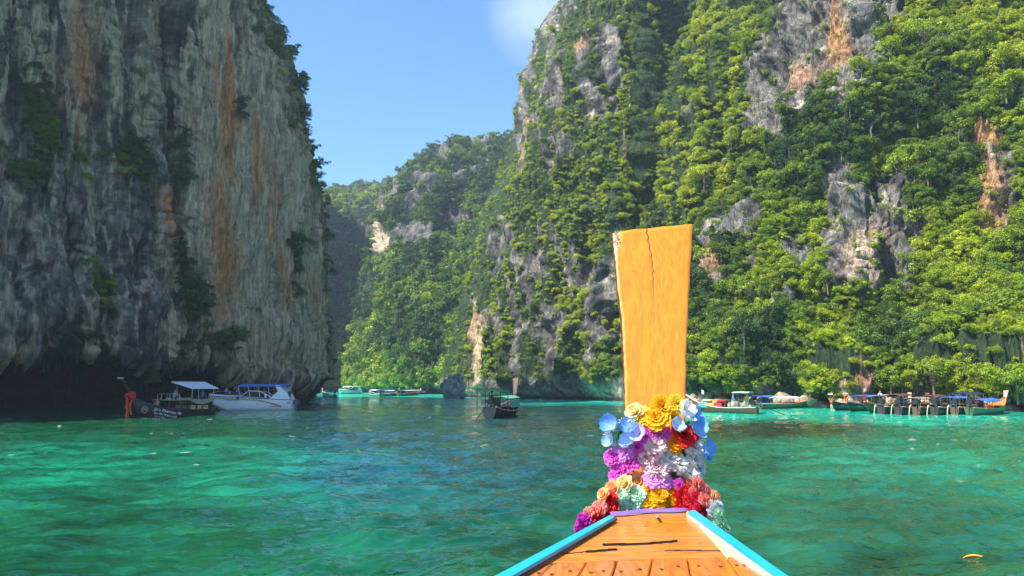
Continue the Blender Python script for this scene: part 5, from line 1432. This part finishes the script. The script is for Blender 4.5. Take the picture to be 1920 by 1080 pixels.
# the tall prow board: leans away from us
YB, TL = 4.52, math.tan(math.radians(17))
def PB(px, py, out=0.0):
    rx, ry, rz = ray(px, py); t = (YB + TL * (EYE - Z0D)) / (ry - TL * rz)
    p = Vector((rx * t, ry * t, EYE + rz * t)); n = Vector((0, -1, TL)).normalized(); return p + n * out
lft = [(434, 1150), (470, 1152.5), (505, 1156), (540, 1158.5), (570, 1163), (600, 1166.5), (650, 1169), (700, 1171.5), (790, 1173), (970, 1176)]
rgt = [(418, 1299), (450, 1298), (520, 1293.5), (600, 1290), (650, 1288), (700, 1287), (780, 1285.5), (970, 1284)]
NUb, NVb = 70, 220; fr, bk = [], []
rrn = np.random.default_rng(5)
for j in range(NVb + 1):
    v = j / NVb; ro, rb = [], []
    for i in range(NUb + 1):
        u = i / NUb
        ytop_ = 433.5 - 15 * u + 1.0 * math.sin(u * 17) * (1 - u); py_ = ytop_ + (968 - ytop_) * v
        xl = float(itp(lft, py_)) + .5 * math.sin(py_ * .13) * math.sin(py_ * .31); xr = float(itp(rgt, py_)) + .35 * math.sin(py_ * .11)
        px_ = xl + (xr - xl) * u
        cr_x = 1211.5 + float(itp([(420, 0), (445, 3), (480, 10), (510, 13), (560, 14), (640, 17), (700, 30), (790, 38)], py_)) + 1.0 * math.sin(py_ * .4)
        dep = -.004 * math.exp(-((px_ - cr_x) / 1.1) ** 2) * float(itp([(420, 1), (520, .8), (640, .2), (700, .5), (790, 0)], py_))
        dep -= .0012 * (abs(math.sin(px_ * .9 + 2 * math.sin(py_ * .05))) ** 2) * (.5 + .5 * math.sin(py_ * .09 + px_ * .13))
        chip = math.exp(-((px_ - 1153) / 7.) ** 2 - ((py_ - 445) / 22.) ** 2); dep -= .02 * chip
        e = min(u, 1 - u) * 130; dep -= .008 * math.exp(-(e / 2.0) ** 2) + .008 * math.exp(-((py_ - ytop_) / 3.) ** 2)
        ro.append(PB(px_, py_, dep)); rb.append(PB(px_, py_, -.075))
    fr.append(ro); bk.append(rb)
toL = lambda G: [[loc_(p) for p in r_] for r_ in G]
m = MB().grid(toL(fr)); bd = m.build('prow_board', W_BOARD, boat, True, label='orange varnished board rising from the bow')
m = MB(); f_, b_ = toL(fr), toL(bk); m.grid(b_)
m.grid([f_[0], b_[0]]); m.grid([[r_[0] for r_ in f_], [r_[0] for r_ in b_]]); m.grid([[r_[-1] for r_ in f_], [r_[-1] for r_ in b_]])
m.build('board_edge', W_EDGE, bd)
m = MB(); G = []
for py_ in np.linspace(428.5, 590, 60):
    cx_ = 1211.5 + float(itp([(420, 0), (445, 3), (480, 10), (510, 13), (560, 14), (640, 17)], py_)) + 1.0 * math.sin(py_ * .4); hw = .75 * float(itp([(420, 1.2), (500, .8), (590, .2)], py_))
    G.append([loc_(PB(cx_ - hw, py_, .0012)), loc_(PB(cx_ + hw, py_, .0012))])
m.grid(G).build('crack', paint('crack_shadow_wood', (.10, .03, .01), .9), bd)
m = MB(); rr = random.Random(8)
for k in range(26):
    px_, py_ = 1152 + abs(rr.gauss(0, 4.5)), 436 + abs(rr.gauss(0, 15)); c0 = PB(px_, py_, .001); s_ = rr.uniform(.003, .008)
    m.slab([loc_(c0 + Vector((s_ * math.cos(a) * rr.uniform(.6, 1.3), 0, 1.7 * s_ * math.sin(a) * rr.uniform(.6, 1.3)))) for a in np.linspace(0, 6.28, 7)[:-1]], (0, -.003, .001))
m.build('chipped_edge', M_CHIP, bd)

# ------------------------------------------------------------------ flowers tied round the prow
def petal_material():
    m, t, b = new_mat('silk_petal')
    at = t.nodes.new('ShaderNodeAttribute'); at.attribute_name = 'Col'
    t.links.new(at.outputs['Color'], b.inputs['Base Color']); b.inputs['Roughness'].default_value = .65; b.inputs['Specular IOR Level'].default_value = .3
    tr = t.nodes.new('ShaderNodeBsdfTranslucent'); t.links.new(at.outputs['Color'], tr.inputs['Color'])
    ms = t.nodes.new('ShaderNodeMixShader'); ms.inputs[0].default_value = .42
    t.links.new(b.outputs[0], ms.inputs[1]); t.links.new(tr.outputs[0], ms.inputs[2]); t.links.new(ms.outputs[0], t.nodes['Material Output'].inputs['Surface'])
    return m
M_PET = petal_material()
def flower_mesh(kind, tip, core, seed):
    """unit-radius bloom facing +Z; every petal a curved little sheet"""
    r = random.Random(seed); V, Q, C = [], [], []
    tip, core = np.array(tip), np.array(core)
    def petal(az, tilt, ln, wd, cup, ruf, base_r, bz, rnd_=False):
        nu, nv = (7, 8) if kind == 'cup' else (5, 5); b0 = len(V)
        ph = r.uniform(0, 6)
        for j in range(nv):
            q = j / (nv - 1)
            for i in range(nu):
                s = (i / (nu - 1) - .5) * 2
                wq = wd * (math.sin((.14 + .80 * q) * math.pi) ** .6 if (rnd_ or kind in ('cup', 'leaf', 'rose')) else math.sin((.12 + .80 * q) * math.pi * .62) ** .8)
                tl = tilt + cup * q
                rr_ = base_r + ln * q * math.sin(tilt + cup * q * .5) ; zz = bz + ln * q * math.cos(tilt + cup * q * .5)
                zz -= (1 - s * s) * wd * .25 * math.sin(tilt); rr_ += 0
                z2 = ruf * q * math.sin(s * 5 + ph) * .5
                notch = ruf * (q > .9) * (.6 * math.sin(s * 9 + ph))
                x = rr_ + z2 * math.cos(tilt) + notch * .3; y = s * wq; z = zz + z2 * math.sin(tilt) + notch * .3
                ca, sa = math.cos(az), math.sin(az)
                V.append((x * ca - y * sa, x * sa + y * ca, z))
                k = q ** 1.2; jit = r.uniform(.9, 1.1) if kind != 'cup' else 1
                C.append(np.clip((core * (1 - k) + tip * k) * jit, 0, .92))
        for j in range(nv - 1):
            for i in range(nu - 1):
                a = b0 + j * nu + i; Q.append((a, a + 1, a + nu + 1, a + nu))
    if kind == 'carnation':
        for lay, (n, tl, ln) in enumerate(((7, .15, .70), (11, .42, .78), (15, .75, .84), (17, 1.1, .9), (18, 1.5, .94), (16, 1.95, .88))):
            for k in range(n): petal(k * 2 * math.pi / n + lay + r.uniform(-.15, .15), tl + r.uniform(-.12, .12), ln * r.uniform(.80, 1.15), .17, .25, .20, .02, .0)
    elif kind == 'mum':
        for lay, (n, tl, ln) in enumerate(((9, .3, .5), (13, .65, .68), (17, 1.0, .85), (20, 1.3, 1.0), (16, 1.7, .95))):
            for k in range(n): petal(k * 2 * math.pi / n + lay + r.uniform(-.1, .1), tl + r.uniform(-.08, .08), ln * r.uniform(.9, 1.08), .15, .3, .03, .02, .05)
    elif kind == 'rose':
        for lay, (n, tl, ln) in enumerate(((3, .1, .6), (5, .35, .72), (6, .7, .85), (7, 1.1, .98), (7, 1.5, 1.0))):
            for k in range(n): petal(k * 2 * math.pi / n + lay * .7 + r.uniform(-.1, .1), tl, ln * r.uniform(.92, 1.06), .42, -.25, .05, .03, 0)
    elif kind == 'cup':
        for k in range(5): petal(k * 2 * math.pi / 5 + r.uniform(-.2, .2), r.uniform(.75, 1.15), r.uniform(.95, 1.2), .55, -.35, .05, .05, 0)
    elif kind == 'spray':
        for k in range(26):
            a, tl = r.uniform(0, 6.28), r.uniform(.2, 1.5); ln = r.uniform(.5, 1.1); petal(a, tl, ln, .05, .1, .02, .0, 0)
    elif kind == 'leaf':
        petal(0, 1.35, 1.5, .42, .3, .04, 0, 0)
    return np_mesh({'mum': 'chrysanthemum', 'cup': 'broad_bloom', 'leaf': 'leaf'}.get(kind, kind), V, Q, M_PET, smooth=True, cols=np.array(C))
PAL = {'gold': ((.85, .48, .01), (.70, .28, .005)), 'lemon': ((.88, .72, .06), (.8, .5, .02)), 'cream': ((.88, .78, .40), (.8, .6, .15)), 'blue': ((.10, .38, .85), (.40, .62, .88)), 'lilac': ((.50, .52, .85), (.7, .7, .88)), 'sky': ((.32, .56, .88), (.55, .72, .9)),
       'magenta': ((.88, .16, .72), (.80, .06, .52)), 'orchid': ((.72, .26, .74), (.88, .72, .84)), 'blush': ((.90, .66, .68), (.92, .86, .80)), 'white': ((.90, .89, .87), (.84, .82, .74)), 'palepink': ((.90, .62, .66), (.85, .72, .70)), 'red': ((.80, .03, .03), (.5, .01, .01)),
       'crimson': ((.80, .04, .10), (.6, .02, .05)), 'coral': ((.90, .28, .24), (.85, .42, .30)), 'peach': ((.90, .48, .22), (.9, .62, .32)), 'mint': ((.50, .82, .58), (.62, .85, .62)), 'amber': ((.90, .50, .01), (.8, .35, .0)), 'purple': ((.50, .03, .42), (.3, .01, .25)), 'green': ((.04, .22, .02), (.06, .3, .03)),
       'dkgreen': ((.02, .06, .015), (.03, .09, .02)), 'tan': ((.50, .22, .04), (.45, .16, .04)), 'brown': ((.30, .05, .02), (.35, .08, .03)), 'orange': ((.88, .32, .01), (.85, .5, .02)), 'snow': ((.80, .84, .88), (.8, .85, .8))}
_fm = {}
def FM(kind, col, v):
    key = (kind, col, v)
    if key not in _fm: _fm[key] = flower_mesh(kind, *PAL[col], seed=hash(kind) % 97 * 0 + len(_fm) * 7 + v)
    return _fm[key]
FNAME = {'carnation': 'carnation', 'mum': 'chrysanthemum', 'rose': 'rose', 'cup': 'broad_petal_bloom', 'spray': 'filler_spray', 'leaf': 'leaf'}
rf = random.Random(21)
def flower_y(px, py):
    if py > 925: return 4.40 - .0018 * max(0, abs(px - 1225) - 60)
    return 4.42 + TL * .0
def bunch(label, items, group='flower bunches tied round the prow'):
    cx = sum(i[0] for i in items) / len(items); cy = sum(i[1] for i in items) / len(items)
    px, py = 1060 + cx / 3.856, 730 + cy / 3.856
    o0 = Vector(PT(px, py, flower_y(px, py)))
    root = empty('flower_bunch', o0); tag(root, label, 'flowers', group)
    extra = []
    for (x, y, r_, kind, col) in items:
        if kind == 'carnation':
            for _ in range(3):
                a = rf.uniform(0, 6.28); extra.append((x + math.cos(a) * r_ * .62, y + math.sin(a) * r_ * .55, r_ * rf.uniform(.42, .60), kind, col))
    items = [(x, y, r_ * (.92 if kind == 'carnation' else 1), kind, col) for (x, y, r_, kind, col) in items] + extra
    for (x, y, r_, kind, col) in items:
        px, py = 1060 + x / 3.856, 730 + y / 3.856
        Yq = flower_y(px, py) - rf.uniform(0, .03) + .0009 * abs(px - 1226) * (py < 905) - (.03 if kind == 'cup' else 0)
        p = Vector(PT(px, py, Yq)); rad = r_ / 3.856 / F * Yq * 1.22
        o = link(bpy.data.objects.new(FNAME[kind], FM(kind, col, rf.randrange(2))), root)
        d = Vector(((px - 1226) / 90. + rf.uniform(-.35, .35), -1, .55 + rf.uniform(-.3, .3))).normalized()
        if kind == 'leaf': d = Vector((rf.uniform(-.6, .6), -1, rf.uniform(0, .6))).normalized()
        q = d.to_track_quat('Z', 'Y') @ Quaternion((0, 0, 1), rf.uniform(0, 6.28))
        if py < 860: Yb = YB + TL * (p.z - Z0D); 
        o.location = p - o0; o.rotation_mode = 'QUATERNION'; o.rotation_quaternion = q
        o.scale = (rad, rad, rad * (.8 if kind != 'cup' else 1))
    return root
bunch('yellow chrysanthemums at the top of the flower pile against the board', [(700, 130, 76, 'mum', 'gold'), (805, 105, 62, 'mum', 'lemon'), (655, 212, 82, 'mum', 'gold'), (765, 200, 52, 'mum', 'amber'), (555, 222, 50, 'mum', 'amber')])
bunch('pale cream and lemon blooms on the upper left of the pile', [(500, 165, 60, 'rose', 'cream'), (475, 215, 40, 'spray', 'snow'), (560, 140, 30, 'spray', 'cream'), (540, 195, 48, 'mum', 'lemon'), (620, 280, 46, 'leaf', 'tan'), (700, 285, 52, 'leaf', 'brown'), (660, 275, 46, 'leaf', 'brown')])
bunch('bright blue broad petals sticking out on the left side', [(340, 262, 78, 'cup', 'blue'), (465, 285, 70, 'cup', 'blue'), (532, 318, 66, 'cup', 'lilac'), (322, 382, 50, 'cup', 'sky'), (458, 388, 62, 'cup', 'sky'), (410, 330, 30, 'rose', 'green'), (370, 372, 36, 'leaf', 'green'), (305, 330, 32, 'spray', 'snow'), (408, 240, 34, 'spray', 'snow'), (365, 405, 26, 'spray', 'snow')])
bunch('blue and white broad petals on the upper right side', [(850, 168, 76, 'cup', 'snow'), (930, 192, 60, 'cup', 'blue'), (945, 285, 76, 'cup', 'blue'), (800, 278, 60, 'cup', 'sky'), (875, 250, 36, 'spray', 'green'), (800, 225, 30, 'spray', 'snow')])
bunch('single blue bloom low on the far right of the pile', [(1015, 430, 66, 'cup', 'blue'), (1010, 485, 40, 'cup', 'blue')])
bunch('magenta blooms down the left of the pile', [(592, 340, 62, 'carnation', 'magenta'), (690, 325, 70, 'carnation', 'magenta'), (525, 420, 62, 'carnation', 'magenta'), (430, 455, 74, 'carnation', 'orchid'), (350, 492, 62, 'carnation', 'magenta'), (470, 525, 72, 'carnation', 'magenta'), (400, 592, 72, 'carnation', 'magenta'), (362, 630, 50, 'carnation', 'magenta'), (590, 300, 36, 'carnation', 'magenta')])
bunch('blush pink and white peonies in the middle of the pile', [(650, 405, 80, 'carnation', 'blush'), (590, 492, 76, 'carnation', 'palepink'), (655, 570, 90, 'carnation', 'palepink'), (500, 590, 40, 'leaf', 'dkgreen'), (560, 610, 36, 'leaf', 'dkgreen'), (650, 488, 30, 'leaf', 'green')])
bunch('white blooms down the right of the pile', [(750, 490, 80, 'carnation', 'white'), (822, 540, 72, 'carnation', 'white'), (900, 602, 72, 'carnation', 'white'), (930, 418, 76, 'carnation', 'white'), (940, 500, 62, 'carnation', 'white'), (965, 560, 62, 'carnation', 'snow'), (850, 430, 60, 'leaf', 'dkgreen'), (872, 500, 46, 'leaf', 'dkgreen'), (770, 600, 50, 'leaf', 'dkgreen'), (950, 640, 50, 'carnation', 'snow')])
bunch('red bloom with yellow and orange petals on the upper right', [(855, 330, 82, 'mum', 'red'), (925, 352, 50, 'mum', 'crimson'), (790, 385, 56, 'mum', 'orange'), (800, 435, 44, 'mum', 'amber')])
bunch('purple and white orchids in a row above the yellow carnations', [(630, 655, 60, 'mum', 'orchid'), (705, 650, 64, 'mum', 'orchid'), (775, 655, 58, 'mum', 'orchid'), (820, 690, 40, 'mum', 'magenta')])
bunch('peach and orange roses in the left of the second row', [(520, 662, 56, 'rose', 'peach'), (430, 680, 56, 'rose', 'cream'), (350, 715, 54, 'rose', 'peach'), (275, 760, 44, 'rose', 'peach')])
bunch('coral and peach roses in the right of the second row', [(880, 672, 60, 'rose', 'coral'), (955, 702, 62, 'rose', 'coral'), (1005, 742, 56, 'rose', 'coral'), (1078, 780, 44, 'rose', 'peach')])
bg_ = 'carnation blocks of the lowest garland'
bunch('mint green carnation block in the lowest garland', [(400, 770, 62, 'carnation', 'mint'), (460, 805, 60, 'carnation', 'mint'), (520, 762, 60, 'carnation', 'mint'), (405, 830, 50, 'carnation', 'mint'), (505, 825, 56, 'carnation', 'mint'), (460, 745, 50, 'carnation', 'mint')], bg_)
bunch('yellow carnation block in the middle of the lowest garland', [(605, 745, 52, 'carnation', 'amber'), (600, 815, 54, 'carnation', 'amber'), (680, 765, 58, 'carnation', 'amber'), (675, 830, 50, 'carnation', 'amber'), (750, 745, 52, 'carnation', 'amber'), (748, 820, 54, 'carnation', 'amber')], bg_)
bunch('red and crimson carnation block right of the yellow one', [(850, 752, 66, 'carnation', 'red'), (845, 825, 58, 'carnation', 'red'), (925, 810, 66, 'carnation', 'crimson'), (985, 850, 64, 'carnation', 'crimson'), (1010, 800, 50, 'carnation', 'coral'), (930, 755, 50, 'carnation', 'coral'), (925, 860, 48, 'carnation', 'red')], bg_)
bunch('red carnations trailing down left along the rail', [(320, 790, 58, 'carnation', 'red'), (290, 850, 60, 'carnation', 'red'), (245, 860, 60, 'carnation', 'coral'), (200, 905, 56, 'carnation', 'red'), (165, 900, 46, 'carnation', 'coral'), (325, 858, 56, 'carnation', 'red'), (255, 905, 44, 'carnation', 'red')], bg_)
bunch('purple carnations at the lower left tip of the garland', [(140, 945, 50, 'carnation', 'purple'), (112, 980, 46, 'carnation', 'purple'), (88, 1003, 30, 'carnation', 'purple'), (165, 955, 34, 'carnation', 'magenta')], bg_)
bunch('white and mint carnations at the lower right end of the garland', [(1085, 850, 56, 'carnation', 'snow'), (1110, 905, 56, 'carnation', 'mint'), (1125, 965, 54, 'carnation', 'mint'), (1145, 1015, 44, 'carnation', 'mint'), (1058, 890, 40, 'carnation', 'snow')], bg_)
# floating pod
p = PZ(1829, 1048, .02); pod = MB(); path = [(p.x + (q - .5) * .38, p.y + .05 * math.sin(q * 3), .035 + .025 * math.sin(q * math.pi)) for q in np.linspace(0, 1, 9)]
pod.tube(path, [.003, .008, .014, .018, .019, .018, .013, .008, .003], 8)
pl = pod.build('floating_leaf', paint('yellow_leaf', (.80, .38, .02), .5, scale=30), None, True); tag(pl, 'yellow curled leaf floating on the green water at lower right', 'leaf')
